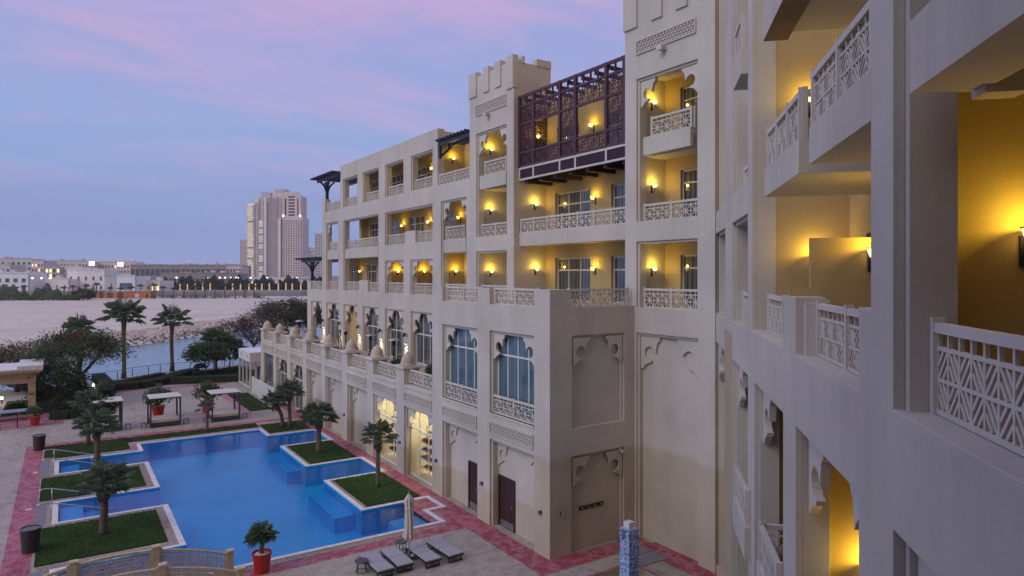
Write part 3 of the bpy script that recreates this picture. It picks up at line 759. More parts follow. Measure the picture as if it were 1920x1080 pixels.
cam = bpy.data.cameras.new('camera'); co = bpy.data.objects.new('camera', cam); COL.objects.link(co); scene.camera = co
cam.sensor_width = 36; cam.lens = 24.0; cam.shift_y = -25 / 1920; cam.clip_start = .1; cam.clip_end = 9000
co.location = (CU, CV, EYE); co.rotation_euler = (rad(90), 0, math.atan2(-FW[0], FW[1]))
scene.view_settings.view_transform = 'Standard'; scene.view_settings.look = 'None'; scene.view_settings.exposure = .03; scene.view_settings.gamma = 1
scene.cycles.use_denoising = True; scene.cycles.max_bounces = 6; scene.cycles.diffuse_bounces = 4; scene.cycles.transparent_max_bounces = 12
scene.cycles.caustics_reflective = False; scene.cycles.caustics_refractive = False; scene.cycles.sample_clamp_indirect = 4

# ================================================================= GROUNDS
def paving(name, base, mortar, cell, var=.3, rough=.75, vein=None):
    t = NT(name); t.setp(Roughness=rough)
    v = t.n('TexVoronoi', Scale=cell); t.l(t.pos(), v.inputs['Vector'])
    e = t.n('TexVoronoi', Scale=cell, feature='DISTANCE_TO_EDGE'); t.l(t.pos(), e.inputs['Vector'])
    c = t.mix(.5, base, t.ramp(v.outputs['Color'], [(.2, mul(base, 1 - var)), (.8, mul(base, 1 + var))]))
    big = t.noise(.25, 5); c = t.mix(1, c, t.ramp(big, [(.3, g3(.78)), (.7, g3(1.1))]), 'MULTIPLY')
    c = t.mix(.6, c, t.ramp(t.noise(3.2, 6), [(.35, g3(.75)), (.65, g3(1.12))]), 'MULTIPLY')
    c = t.mix(t.ramp(e.outputs['Distance'], [(.0, g3(.75)), (.05, g3(0))]), c, mortar)
    if vein:
        x = t.noise(2.6, 8, rough=.7); c = t.mix(t.ramp(x, [(.52, g3(0)), (.64, g3(.7)), (.72, g3(0))]), c, vein)
    t.color(c); t.bump(e.outputs['Distance'], .3, .01); return t.mat
def brickpave(name, c1, c2, mortar, sc, rough=.7, vein=None, w=.5, h=.25, ang=0):
    t = NT(name); t.setp(Roughness=rough)
    b = t.n('TexBrick', Scale=sc); mpn = t.n('Mapping'); tcn = t.n('TexCoord'); t.l(tcn.outputs['Object'], mpn.inputs[0]); mpn.inputs['Rotation'].default_value = (0, 0, ang); t.l(mpn.outputs[0], b.inputs['Vector'])
    b.inputs['Color1'].default_value = c1; b.inputs['Color2'].default_value = c2; b.inputs['Mortar'].default_value = mortar
    b.inputs['Mortar Size'].default_value = .012; b.inputs['Brick Width'].default_value = w; b.inputs['Row Height'].default_value = h
    c = t.mix(.75, b.outputs[0], t.ramp(t.noise(.3, 6), [(.3, g3(.62)), (.7, g3(1.2))]), 'MULTIPLY')
    c = t.mix(.6, c, t.ramp(t.noise(6, 6), [(.3, g3(.72)), (.7, g3(1.15))]), 'MULTIPLY')
    if vein:
        x = t.noise(1.9, 8, rough=.72); c = t.mix(t.ramp(x, [(.47, g3(0)), (.56, g3(.75)), (.64, g3(.05))]), c, vein)
    t.color(c); t.bump(b.outputs[1], -.25, .01); return t.mat
M['deck'] = brickpave('beige_stamped_paving', (.40, .34, .28, 1), (.36, .305, .25, 1), (.28, .24, .20, 1), 1.1, vein=(.44, .39, .33, 1))
M['red'] = brickpave('red_stamped_paving', (.40, .04, .075, 1), (.29, .025, .05, 1), (.42, .20, .22, 1), 2.4, .55, (.46, .22, .25, 1))
M['pink'] = brickpave('pink_stamped_paving', (.42, .13, .17, 1), (.34, .10, .13, 1), (.40, .24, .26, 1), 2.4, .6, (.42, .25, .27, 1))
M['stone'] = brickpave('beige_pool_stone', (.40, .33, .25, 1), (.27, .21, .17, 1), (.18, .15, .13, 1), 3.0)
M['coping'] = simple('white_pool_coping', (.66, .64, .62, 1), .55, 3, .15)
M['mat'] = simple('grey_stone_strip', (.20, .18, .20, 1), .7, 4, .15)
t = NT('lawn_grass'); t.setp(Roughness=.95); t.b.inputs['Specular IOR Level'].default_value = .1
c = t.ramp(t.noise(26, 4), [(.3, (.018, .045, .012, 1)), (.7, (.045, .088, .022, 1))]); c = t.mix(.8, c, t.ramp(t.noise(.7, 4), [(.35, (.62, .72, .6, 1)), (.68, (1.25, 1.1, .9, 1))]), 'MULTIPLY')
t.color(c); t.bump(t.noise(60, 2), .6, .03); M['lawn'] = t.mat
t = NT('grass_blades'); t.setp(Roughness=.9); t.color(t.ramp(t.noise(9, 2), [(.3, (.02, .05, .012, 1)), (.7, (.055, .105, .025, 1))])); M['blade'] = t.mat

POOL = [(6.62, 31.72, 4.42, 12.5), (25.72, 29.25, .9, 4.42), (16.15, 19.62, .85, 4.42), (8.5, 10.08, .78, 4.42), (6.62, 8.5, 1.8, 4.42),
        (26.3, 29.45, 12.5, 17.28), (16.6, 20.0, 12.5, 17.28), (6.62, 10.15, 12.5, 17.28)]
def inp(u, v, e=0.0): return any(a - e < u < b + e and c - e < v < d + e for a, b, c, d in POOL)
def cuts(es):
    U = [q + s * e for r in POOL for q in r[:2] for e in es for s in (1, -1)]; V = [q + s * e for r in POOL for q in r[2:] for e in es for s in (1, -1)]
    return sorted({round(x, 4) for x in U}), sorted({round(x, 4) for x in V})
SHORE = [site(*p) for p in ((-260, 830), (0, 806), (65, 795), (175, 775), (845 * .18519, 650 * .18519 + 600), (188, 716), (220, 711), (248, 705), (278, 701), (300, 698), (326, 695.7), (356, 694.7), (420, 686), (480, 676), (560, 660), (640, 650))]
# deck sheet with the pool opening, out to the promenade edge
us, vs = cuts((0,))
mb = MB(); mb.sheet([-70] + us + [52], [-75] + vs + [40], lambda u, v: not inp(u, v), 0)
o = len(mb.v)
pts = [(52, 60)] + [(q[0], q[1]) for q in SHORE] + [(52, -75)]
pts = sorted([(q[0], q[1]) for q in SHORE if q[0] > 52], key=lambda q: -q[1])
poly = [(52, pts[0][1] + 25), (pts[0][0], pts[0][1] + 25)] + pts + [(pts[-1][0], -75), (52, -75)]
mb.add([(x, y, 0) for x, y in poly], [list(range(len(poly)))])
mb.sheet([-70, 52], [40, 110], lambda u, v: True, 0)
ground = tag(mb.build('ground', M['deck'], fix=False), kind='structure')
mb = MB()   # sea wall under the promenade edge
for a, b in zip(poly[1:-2], poly[2:-1]): mb.add([(a[0], a[1], 0), (b[0], b[1], 0), (b[0], b[1], -6), (a[0], a[1], -6)], [(0, 1, 2, 3)])
tag(mb.build('sea_wall', M['stone'], fix=False), 'low stone sea wall under the promenade railing', 'wall')

def strip(name, rects, mat, z, holes=()):
    mb = MB(); U = sorted({q for r in list(rects) + list(holes) for q in r[:2]}); V = sorted({q for r in list(rects) + list(holes) for q in r[2:]})
    mb.sheet(U, V, lambda u, v: any(a < u < b and c < v < d for a, b, c, d in rects) and not any(a < u < b and c < v < d for a, b, c, d in holes), z)
    return tag(mb.build(name, M[mat], fix=False), kind='structure')
us2, vs2 = cuts((0, .26, .5, .72))
def ring(name, e0, e1, mat, z, extra=lambda u, v: True):
    mb = MB(); mb.sheet(us2, vs2, lambda u, v: inp(u, v, e1) and not inp(u, v, e0) and extra(u, v), z); return tag(mb.build(name, M[mat], fix=False), kind='structure')
strip('paving', [(4.1, 34.9, -.05, .9), (5.15, 6.0, .9, 17.5), (5.3, 10.2, .5, 2.2), (3.9, 35.2, 18.2, 19.2), (-4, 18, 18.2, 19.2), (34.35, 35.3, .3, 19.2), (34.9, 50, -.05, .6)], 'red', .004)
strip('paving', [(-1.05, 5.2, 0, 1.13), (-1.05, 0, -4.9, 0), (-6, -1.05, -5.2, -4.2), (-6.0, 0.2, -4.83, -3.9)], 'red', .005)
strip('paving', [(38.5, 53.8, 3.35, 4.05), (57.0, 58.4, 2.0, 13.0), (47.6, 48.6, 13.2, 24), (48.3, 54.5, 12.6, 13.3), (42.5, 48.6, 17.0, 24)], 'pink', .004)
ring('pool_stone', .26, .72, 'stone', .012, lambda u, v: v > 3.9 and not (u > 29.0 and v < 12.9) )
ring('pool_border', .26, .52, 'pink', .013, lambda u, v: v <= 4.0 or (u > 29.0 and v < 12.9))
mb = MB()
mb.sheet(us2, vs2, lambda u, v: inp(u, v, .26) and not inp(u, v), .03)
tag(mb.build('pool_coping', M['coping'], fix=False), kind='structure')
mb = MB(); mb.box(16.4, 20.4, 17.8, 18.26, .014, .02); mb.box(25.8, 30.3, 17.8, 18.26, .014, .02); mb.box(6.5, 10.4, 17.8, 18.26, .014, .02); tag(mb.build('step_paving', M['mat']), kind='structure')
mb = MB()
for px, py in ((53.5, 955.5), (67, 886)):
    x, y, _ = site(px, py); mb.box(x - .12, x + .12, y - .13, y + .13, .006, .012)
tag(mb.build('drain_plate', M['coping']), kind='structure')

LAWNS = [('lawn', (30.55, 34.3, 13.25, 18.1)), ('lawn', (20.75, 25.45, 13.15, 18.1)), ('lawn', (11.05, 15.95, 13.15, 18.05)), ('lawn', (32.75, 34.3, 4.2, 13.2)), ('lawn', (30.1, 33.4, .95, 4.0)),
         ('lawn', (20.05, 25.3, .95, 3.98)), ('lawn', (10.5, 15.85, .95, 3.95)), ('lawn', (39.6, 49.4, 1.45, 3.35)), ('lawn', (48.8, 57.0, 13.4, 21.5)), ('lawn', (59.5, 67, -6, 9))]
for nme, (a, b, c, d) in LAWNS:
    mb = MB(); n = 10
    mb.sheet([a + (b - a) * i / n for i in range(n + 1)], [c + (d - c) * i / n for i in range(n + 1)], lambda u, v: True, .035)
    mb.v = [(x, y, z + (.012 * math.sin(x * 2.1) * math.cos(y * 2.7))) for x, y, z in mb.v]
    mb.sheet([a, b], [c, c], lambda u, v: True, 0)
    tag(mb.build(nme, M['lawn'], fix=False), kind='structure')
mb = MB()
for nme, (a, b, c, d) in LAWNS[:8]:
    for k in range(int((b - a) * (d - c) * 150)):
        x, y = rng.uniform(a, b), rng.uniform(c, d)
        if rng.random() < .25: x, y = rng.choice(((a, y), (b, y), (x, c), (x, d)))
        h = rng.uniform(.03, .085); t0 = rng.uniform(0, 6.28); dx, dy = .022 * math.cos(t0), .022 * math.sin(t0)
        mb.add([(x - dx, y - dy, .02), (x + dx, y + dy, .02), (x + dy * 1.2, y - dx * 1.2, .03 + h)], [(0, 1, 2)])
tag(mb.build('grass', M['blade'], fix=False), kind='stuff')

# pool basin, steps and water
t = NT('blue_pool_tile'); t.setp(Roughness=.35)
b = t.n('TexBrick', Scale=3.2); t.l(t.pos(), b.inputs['Vector']); b.offset = 0
b.inputs['Color1'].default_value = (.04, .48, .84, 1); b.inputs['Color2'].default_value = (.034, .42, .76, 1); b.inputs['Mortar'].default_value = (.06, .42, .85, 1); b.inputs['Mortar Size'].default_value = .015; b.inputs['Brick Width'].default_value = .5; b.inputs['Row Height'].default_value = .5
t.color(t.mix(.5, b.outputs[0], t.ramp(t.noise(.22, 4), [(.3, g3(.66)), (.7, g3(1.2))]), 'MULTIPLY')); M['tile'] = t.mat
us, vs = cuts((0,)); ZB = -1.25
mb = MB(); mb.sheet(us, vs, lambda u, v: inp(u, v), ZB)
for i in range(len(us) - 1):
    for j in range(len(vs) - 1):
        um, vm = (us[i] + us[i + 1]) / 2, (vs[j] + vs[j + 1]) / 2
        if not inp(um, vm): continue
        for (x0, y0, x1, y1), (nu, nv) in (((us[i], vs[j], us[i], vs[j + 1]), (us[i] - .01, vm)), ((us[i + 1], vs[j], us[i + 1], vs[j + 1]), (us[i + 1] + .01, vm)), ((us[i], vs[j], us[i + 1], vs[j]), (um, vs[j] - .01)), ((us[i], vs[j + 1], us[i + 1], vs[j + 1]), (um, vs[j + 1] + .01))):
            if not inp(nu, nv): mb.add([(x0, y0, ZB), (x1, y1, ZB), (x1, y1, .03), (x0, y0, .03)], [(0, 1, 2, 3)])
tag(mb.build('pool_basin', M['tile'], fix=False), kind='structure')
mb = MB()
for a, b, c, d, z in ((20.6, 25.0, 4.43, 5.3, -.45), (11.0, 15.4, 4.43, 5.5, -.45), (16.3, 18.0, .9, 2.2, -.5), (26.3, 29.4, 16.2, 17.2, -.3), (26.3, 29.4, 15.3, 16.2, -.7), (16.6, 20.0, 16.2, 17.2, -.3), (16.6, 20.0, 15.3, 16.2, -.7), (6.7, 9, 1.9, 3.4, -.4)):
    mb.box(a, b, c, d, ZB + .001, z)
tag(mb.build('pool_steps', simple('pale_blue_tile', (.05, .45, .88, 1), .35, 3, .15)), kind='structure')
t = NT('pool_water'); tr = t.n('BsdfTransparent'); tr.inputs[0].default_value = (.60, .90, 1.0, 1); gl = t.n('BsdfGlossy', Roughness=.07); fr = t.n('Fresnel', IOR=1.22)
bp = t.n('Bump', Strength=.45, Distance=.035); t.l(t.math('ADD', t.noise(3.2, 4), t.math('MULTIPLY', t.noise(.5, 2), .8)), bp.inputs['Height']); t.l(bp.outputs[0], gl.inputs['Normal']); t.l(bp.outputs[0], fr.inputs['Normal'])
mx = t.n('MixShader'); t.l(fr.outputs[0], mx.inputs[0]); t.l(tr.outputs[0], mx.inputs[1]); t.l(gl.outputs[0], mx.inputs[2]); t.l(mx.outputs[0], t.out.inputs[0]); M['water'] = t.mat
mb = MB(); mb.sheet(us, vs, lambda u, v: inp(u, v), -.06); tag(mb.build('pool_water', M['water'], fix=False), kind='structure')

# foot pool by the mosaic pillar at the inner corner
mb = MB(); mb.box(-9, -2.0, -2.78, 4, .0, .012); tag(mb.build('small_pool_border', M['red']), kind='structure')
mb = MB(); mb.box(-9, -2.15, -2.62, 4, .012, .02); tag(mb.build('small_pool_floor', M['tile']), kind='structure')
mb = MB(); mb.sheet([-9, -2.15], [-2.62, 4], lambda u, v: True, .03); tag(mb.build('small_pool_water', M['water']), kind='structure')
mb = MB()
for a, b, c, d in ((-1.64, -.75, -4.3, -2.8), (-2.62, -1.68, -4.3, -2.8)): mb.box(a, b, c, d, .006, .03)
tag(mb.build('floor_grate', M['mat']), kind='structure')

# ================================================================= CHANNEL, SAND, FAR SHORE
t = NT('channel_water'); t.setp(Roughness=.18); t.b.inputs['Specular IOR Level'].default_value = .6
t.color(t.ramp(t.noise(.06, 4, (1, 2.5, 1)), [(.3, (.13, .27, .36, 1)), (.7, (.18, .34, .43, 1))])); t.bump(t.math('ADD', t.noise(.9, 4, (1, 2, 1)), t.noise(3.5, 3)), .35, .12); M['sea'] = t.mat
R0 = 9000
mb = MB(); mb.add([wp(-R0, -20, -1.6), wp(R0, -20, -1.6), wp(R0, R0, -1.6), wp(-R0, R0, -1.6)], [(0, 1, 2, 3)]); tag(mb.build('channel', M['sea'], fix=False), kind='structure')
t = NT('pale_sand'); t.setp(Roughness=.95)
c = t.ramp(t.noise(.05, 6, (1, 1, 1)), [(.3, (.57, .49, .41, 1)), (.7, (.68, .60, .51, 1))]); c = t.mix(.7, c, t.ramp(t.noise(.35, 6), [(.35, g3(.78)), (.7, g3(1.1))]), 'MULTIPLY')
t.color(c); t.bump(t.noise(.8, 5), .5, .3); M['sand'] = t.mat
BANK = [(-500, 742), (-150, 702), (120, 671), (222, 652), (300, 642), (370, 632), (430, 622), (500, 612), (575, 601), (660, 588), (730, 575), (700, 562)]
bank = [site(x, y, -1.5) for x, y in BANK]
def toward(p, q, m):
    d = Vector(q) - Vector(p); return tuple(Vector(p) + d.normalized() * m)
far = [site(700, 557.5, .4), site(575, 555.5, .4), site(400, 555, .4), site(200, 557, .4), site(0, 557, .4), site(-400, 560, .4)]
mid = Vector(site(150, 600, .4))
top = []
for p in bank:
    d = (mid - Vector(p)); d.z = 0; d.normalize(); top.append((p[0] + d.x * 7, p[1] + d.y * 7, .5))
mb = MB(); poly2 = top + far + [site(-500, 700, .4)]
mb.add(poly2, [list(range(len(poly2)))]); o = len(mb.v)
for i in range(len(bank) - 1): mb.add([bank[i], bank[i + 1], top[i + 1], top[i]], [(0, 1, 2, 3)])
for i in range(len(bank) - 1): mb.add([bank[i], bank[i + 1], (*bank[i + 1][:2], -4), (*bank[i][:2], -4)], [(0, 1, 2, 3)])
tag(mb.build('sand', M['sand'], fix=True), kind='structure')
def rock(mb, x, y, z, r):
    n = 5; o = []
    for k in range(n):
        t0 = 6.28 * (k + rng.random() * .6) / n; o.append((x + r * math.cos(t0) * rng.uniform(.7, 1.2), y + r * math.sin(t0) * rng.uniform(.7, 1.2), z - r * .2))
    tp = [(a + (x - a) * .45 + rng.uniform(-.1, .1) * r, b + (y - b) * .45, z + r * rng.uniform(.5, .85)) for a, b, c in o]
    mb.add(o + tp, [(k, (k + 1) % n, (k + 1) % n + n, k + n) for k in range(n)] + [list(range(n, 2 * n))])
dk, lt = MB(), MB()
for i in range(1, len(bank) - 1):
    p, q, tp_, tq = Vector(bank[i]), Vector(bank[i + 1]), Vector(top[i]), Vector(top[i + 1]); L = (q - p).length
    for k in range(int(L * 26)):
        f, g = rng.random(), rng.random() ** .9
        s = p.lerp(q, f).lerp(tp_.lerp(tq, f), g * 1.45)
        s.z = min(s.z, .55); (dk if g < .38 else lt).m = 0
        rock(dk if g < .38 + rng.uniform(-.06, .06) else lt, s.x, s.y, s.z, rng.uniform(.13, .34))
tag(dk.build('rocks', simple('wet_rock', (.15, .13, .12, 1), .8, 1.5, .5), fix=False), kind='stuff')
tag(lt.build('rocks', simple('pale_rock', (.58, .49, .44, 1), .9, 1.5, .4), fix=False), kind='stuff')
# far shore land, embankment and road
M['farland'] = simple('far_ground', (.20, .17, .16, 1), .95, .02, .3)
mb = MB()
fs = [wp(-1500, 425, .5), wp(-130, 425, .5), wp(-20, 455, .5), wp(120, 470, .5), wp(2500, 700, .5), wp(5000, 8000, .5), wp(-7000, 8000, .5)]
mb.add(fs, [list(range(7))]); tag(mb.build('far_ground', M['farland'], fix=False), kind='structure')
mb = MB(); pw_ = simple('embankment_concrete', (.26, .25, .25, 1), .9, .08, .25)
for a, b in zip(fs[0:4], fs[1:5]): mb.add([(a[0], a[1], 1.8), (b[0], b[1], 1.8), (b[0], b[1], -2), (a[0], a[1], -2)], [(0, 1, 2, 3)]); mb.add([(a[0], a[1], 1.8), (b[0], b[1], 1.8), (b[0] + FW[0] * 22, b[1] + FW[1] * 22, 1.9), (a[0] + FW[0] * 22, a[1] + FW[1] * 22, 1.9)], [(0, 1, 2, 3)])
tag(mb.build('road', pw_, fix=False), kind='structure')

# ================================================================= PLANTS
def leafmat(name, c1, c2, rough=.6, sc=1.3):
    t = NT(name); t.setp(Roughness=rough); t.b.inputs['Specular IOR Level'].default_value = .3
    c = t.ramp(t.noise(sc, 4), [(.3, c1), (.7, c2)]); c = t.mix(.6, c, t.ramp(t.noise(9, 2), [(.3, g3(.6)), (.7, g3(1.3))]), 'MULTIPLY')
    t.color(c); tl = t.n('BsdfTranslucent'); t.l(c, tl.inputs[0]); mx = t.n('MixShader'); mx.inputs[0].default_value = .35; t.l(t.b.outputs[0], mx.inputs[1]); t.l(tl.outputs[0], mx.inputs[2]); t.l(mx.outputs[0], t.out.inputs[0]); return t.mat
M['palm'] = leafmat('palm_leaf', (.12, .18, .115, 1), (.23, .30, .18, 1))
M['leaf'] = leafmat('tree_leaf', (.06, .095, .04, 1), (.13, .185, .07, 1))
M['olive'] = leafmat('dry_tree_leaf', (.075, .075, .045, 1), (.15, .14, .085, 1))
M['purple'] = leafmat('reddish_leaf', (.06, .028, .04, 1), (.13, .06, .07, 1))
M['hedge'] = leafmat('hedge_leaf', (.03, .05, .025, 1), (.07, .10, .045, 1), .7, 2)
M['hedgetop'] = leafmat('clipped_hedge_leaf', (.035, .06, .03, 1), (.07, .105, .05, 1), .7, 2)
M['flower'] = leafmat('orange_flower', (.5, .07, .03, 1), (.62, .16, .08, 1))
M['bark'] = simple('bark', (.12, .085, .065), .9, 5, .35, bump=.5, scale=(1, 1, .4))
M['palmbark'] = simple('palm_bark', (.13, .095, .075), .9, 7, .4, bump=.6, scale=(.5, .5, 3))
M['far_leaf'] = leafmat('far_foliage', (.022, .04, .03, 1), (.05, .075, .05, 1), .8, .5)

def fan_leaf(mb, p, d, L, r, sp=1.0):
    d = d.normalized(); side = d.cross(Vector((0, 0, 1)))
    if side.length < .1: side = Vector((1, 0, 0))
    side.normalize(); up = side.cross(d).normalized()
    pe = p + d * L * .46 * sp; mb.m = 0
    mb.bar(p, pe, .035, .02)
    n = 15
    for k in range(n):
        a = rad(-88 + 176 * k / (n - 1)) + r.uniform(-.06, .06)
        dirv = d * math.cos(a) + side * math.sin(a); ll = L * (1.06 - .46 * sp) * (1 - .25 * abs(a) / 1.6) * r.uniform(.85, 1.08)
        e = pe + dirv * ll * .62 + up * .05 * L; tip = pe + dirv * ll - Vector((0, 0, ll * r.uniform(.08, .3)))
        w = dirv.cross(up).normalized() * .0145 * L
        mb.add([pe, e - w, tip, e + w], [(0, 1, 2), (0, 2, 3)])
def palm_parts(name_root, h, rt, nl, L, seed, skirt=True, lean=0.0, squash=1.0, low=92, sp=1.0):
    r = random.Random(seed)
    tk = MB(); pts = [(lean * (i / 8) ** 2, .03 * math.sin(i), h * i / 8) for i in range(9)]
    tk.tube(pts, [rt * (1.35 if i == 0 else 1.0 + .18 * (i > 6)) for i in range(9)], 9)
    if skirt:   # cut leaf bases under the crown
        for k in range(34):
            a = k * 2.4; z = h - .75 + .8 * k / 34; b = Vector((pts[-1][0] + rt * .9 * math.cos(a), rt * .9 * math.sin(a), z))
            tk.bar(b, b + Vector((.16 * math.cos(a), .16 * math.sin(a), .22)), .07, .035)
    cr = MB(); c = Vector((pts[-1][0], pts[-1][1], h))
    for k in range(nl):
        a = k * 2.39996 + r.uniform(-.2, .2); t = k / nl
        el = rad(80 - low * t ** .8 + r.uniform(-8, 8)) * squash
        d = Vector((math.cos(a) * math.cos(el), math.sin(a) * math.cos(el), math.sin(el)))
        fan_leaf(cr, c + d * .08, d, L * r.uniform(.8, 1.12), r, sp)
    return tk, cr
def fan_palm(loc, h, rt, nl, L, seed, label, name='palm_tree', group=None, **kw):
    o = empty(name, loc, random.Random(seed).uniform(0, 6.28)); tag(o, label, 'palm tree', group)
    tk, cr = palm_parts(name, h, rt, nl, L, seed, **kw)
    tk.build('trunk', M['palmbark'], o, True, False); cr.build('crown', M['palm'], o, False, False); return o

def leaf_quad(mb, p, s, r, flat=.0):
    n = Vector((r.gauss(0, 1), r.gauss(0, 1), r.gauss(0, 1) + flat)).normalized(); a = n.orthogonal().normalized(); b = n.cross(a); t0 = r.uniform(0, 6.28)
    x = (a * math.cos(t0) + b * math.sin(t0)) * s; y = (b * math.cos(t0) - a * math.sin(t0)) * s * .5
    mb.add([p - x, p - y * .9, p + x, p + y * .9], [(0, 1, 2, 3)])
def tree(loc, h, rx, rz, seed, label, name='tree', mats=('leaf',), nl=6000, ls=.13, trunk=.16, fork=.35, flat=0.0, clumps=60, stems=1, droop=0.0, group=None, cat='tree', density=.34, cut=-.35):
    r = random.Random(seed); o = empty(name, loc); tag(o, label, cat, group)
    tk = MB(); cr = MB(); cz = h - rz
    cl = []
    while len(cl) < clumps:
        a, e = r.uniform(0, 6.28), r.uniform(cut, 1); q = math.sqrt(max(0, 1 - e * e)); k = r.uniform(.45, 1) ** .6 * r.uniform(.82, 1.1)
        cl.append(Vector((math.cos(a) * q * rx * k, math.sin(a) * q * rx * k, cz + e * rz * k * (1 - flat * .35) - droop * q * k)))
    forks = []
    for s in range(stems):
        b = Vector((r.uniform(-.3, .3) * (stems > 1), r.uniform(-.3, .3) * (stems > 1), 0)); f = b + Vector((r.uniform(-.25, .25), r.uniform(-.25, .25), h * fork))
        tk.tube([b, b.lerp(f, .5) + Vector((.05, .04, 0)), f], [trunk * 1.25, trunk, trunk * .85], 8)
        for k in range(6):
            a = k * 1.05 + r.uniform(-.3, .3); g = f + Vector((math.cos(a) * rx * .42, math.sin(a) * rx * .42, (h - f.z) * r.uniform(.3, .55)))
            m = f.lerp(g, .5) + Vector((0, 0, -.1)); tk.tube([f, m, g], [trunk * .6, trunk * .45, trunk * .3], 6); forks.append(g)
    for c in cl:
        g = min(forks, key=lambda q: (q - c).length)
        tk.tube([g, g.lerp(c, .55) + Vector((r.uniform(-.12, .12), r.uniform(-.12, .12), .08)), c], [trunk * .26, trunk * .15, trunk * .05], 5)
    per = max(8, nl // clumps)
    for i, c in enumerate(cl):
        cr.m = r.randrange(len(mats)) if r.random() < .5 else (i % len(mats)); R = density * min(rx, rz * 1.4) * r.uniform(.7, 1.25)
        for k in range(per):
            d = Vector((r.gauss(0, .55), r.gauss(0, .55), r.gauss(0, .36))) * R
            leaf_quad(cr, c + d, ls * r.uniform(.6, 1.35), r, .6)
    tk.build('trunk', M['bark'], o, True, False); cr.build('crown', [M[m] for m in mats], o, False, False); return o
def hedge(pts, wd, h, label, seed, mats=('hedge', 'hedgetop'), name='hedge', dens=90, ls=.06):
    r = random.Random(seed); mb = MB(); n = 0
    for p, q in zip(pts, pts[1:]):
        p, q = Vector((*p[:2], 0)), Vector((*q[:2], 0)); d = (q - p); L = d.length; d.normalize(); s = Vector((-d.y, d.x, 0)); st = max(2, int(L / .5)); mb.m = 0
        for i in range(st):
            a, b = p + d * (L * i / st - .02), p + d * (L * (i + 1) / st + .02); w0 = wd / 2 - .04; h0 = h - .05
            mb.add([a - s * w0, b - s * w0, b + s * w0, a + s * w0] + [v + Vector((0, 0, h0 + r.uniform(-.03, .03))) for v in (a - s * w0 * .94, b - s * w0 * .94, b + s * w0 * .94, a + s * w0 * .94)],
                   [(0, 3, 2, 1), (4, 5, 6, 7), (0, 1, 5, 4), (1, 2, 6, 5), (2, 3, 7, 6), (3, 0, 4, 7)])
        for k in range(int(L * (wd + 2 * h) * dens)):
            x = r.uniform(-.05, L + .05); y = r.uniform(-1, 1); z = r.random()
            if r.random() < wd / (wd + 2 * h): c = p + d * x + s * y * wd / 2 + Vector((0, 0, h + r.gauss(0, .025))); mb.m = 1
            else: c = p + d * x + s * (wd / 2 + r.gauss(0, .025)) * (1 if y > 0 else -1) + Vector((0, 0, z * h)); mb.m = 0
            leaf_quad(mb, c, ls * r.uniform(.6, 1.3), r)
    return tag(mb.build(name, [M[m] for m in mats], None, False, False), label, 'hedge')

# palms round the pool
fan_palm((13.66, 15.5, 0), 2.2, .17, 26, 1.3, 1, 'large fan palm on the nearest of the three side lawns, thick ringed trunk')
fan_palm((24.17, 15.39, 0), 3.0, .16, 23, 1.25, 2, 'fan palm with twin dark crowns growing in the middle lawn between two stepped pool bays')
fan_palm((33.3, 15.6, 0), 2.9, .15, 21, 1.2, 3, 'far fan palm on the side lawn beyond the others, in front of the left daybed')
fan_palm((22.57, 2.66, 0), 2.3, .18, 26, 1.4, 4, 'bushy fan palm on the farther square lawn island by the hotel wall')
fan_palm((13.3, 2.21, 0), 2.75, .13, 20, 1.1, 5, 'slim fan palm on the nearer square lawn island in the pool')
fan_palm((32.0, 2.55, 0), 2.0, .14, 26, 1.05, 6, 'leaning smaller palm of the pair on the corner lawn by the hotel', lean=-.7)
fan_palm((31.5, 2.15, 0), 2.7, .14, 30, 1.1, 7, 'taller palm of the pair on the corner lawn by the hotel')
fan_palm((33.3, 7.87, 0), 1.75, .10, 9, .75, 8, 'thin palm with a nearly bare dark trunk on the narrow lawn strip', skirt=False)
# tall palms and trees at the water's edge
fan_palm(site(232, 709), 7.0, .23, 26, 2.6, 11, 'tall fan palm at the promenade railing, left of the pair over the channel')
fan_palm(site(322, 696), 6.1, .22, 18, 2.45, 12, 'tall fan palm with a sparse crown at the promenade railing, right of the pair')
fan_palm(wp(-46.3, 73), 6.2, .22, 30, 1.75, 13, 'palm whose crown rises behind the flame tree')
fan_palm(wp(-37.3, 86), 3.6, .2, 34, 2.1, 14, 'short palm behind the round green shrub tree by the channel')
tree(site(144, 753), 6.9, 4.1, 1.7, 21, 'wide flame tree with a dark trunk and orange flowers beside the garden hedge', mats=('leaf', 'hedgetop', 'leaf', 'olive'), nl=9500, ls=.12, trunk=.24, fork=.34, clumps=110, droop=.9, cut=-.05, density=.42)
mb = MB(); r_ = random.Random(5); tx, ty, _ = site(146, 753)
ft = [o for o in bpy.data.objects if o.name.startswith('tree')][0]
for k in range(260): leaf_quad(mb, Vector((r_.gauss(0, .5), r_.gauss(0, .5), 6.25 + r_.gauss(0, .18))), .11, r_)
mb.build('flowers', M['flower'], ft, False, False)
tree(site(108, 768), 4.6, 2.3, 2.2, 22, 'dense dark tree standing against the corner of the sand coloured pavilion', mats=('leaf', 'hedge'), nl=8000, ls=.12, trunk=.16, fork=.2, clumps=80, stems=2, cut=-.9)
tree(site(28, 735), 5.0, 3.4, 2.3, 23, 'wild reddish shrub tree behind the sand coloured pavilion at the left edge', mats=('purple', 'leaf', 'olive', 'leaf'), nl=6500, ls=.12, trunk=.12, fork=.25, clumps=80, stems=3, cut=-.8)
tree(site(386, 706), 3.9, 2.1, 1.35, 24, 'round green shrub tree with a pale forked trunk above the clipped hedges', mats=('leaf', 'hedgetop'), nl=7500, ls=.14, trunk=.10, fork=.25, clumps=60)
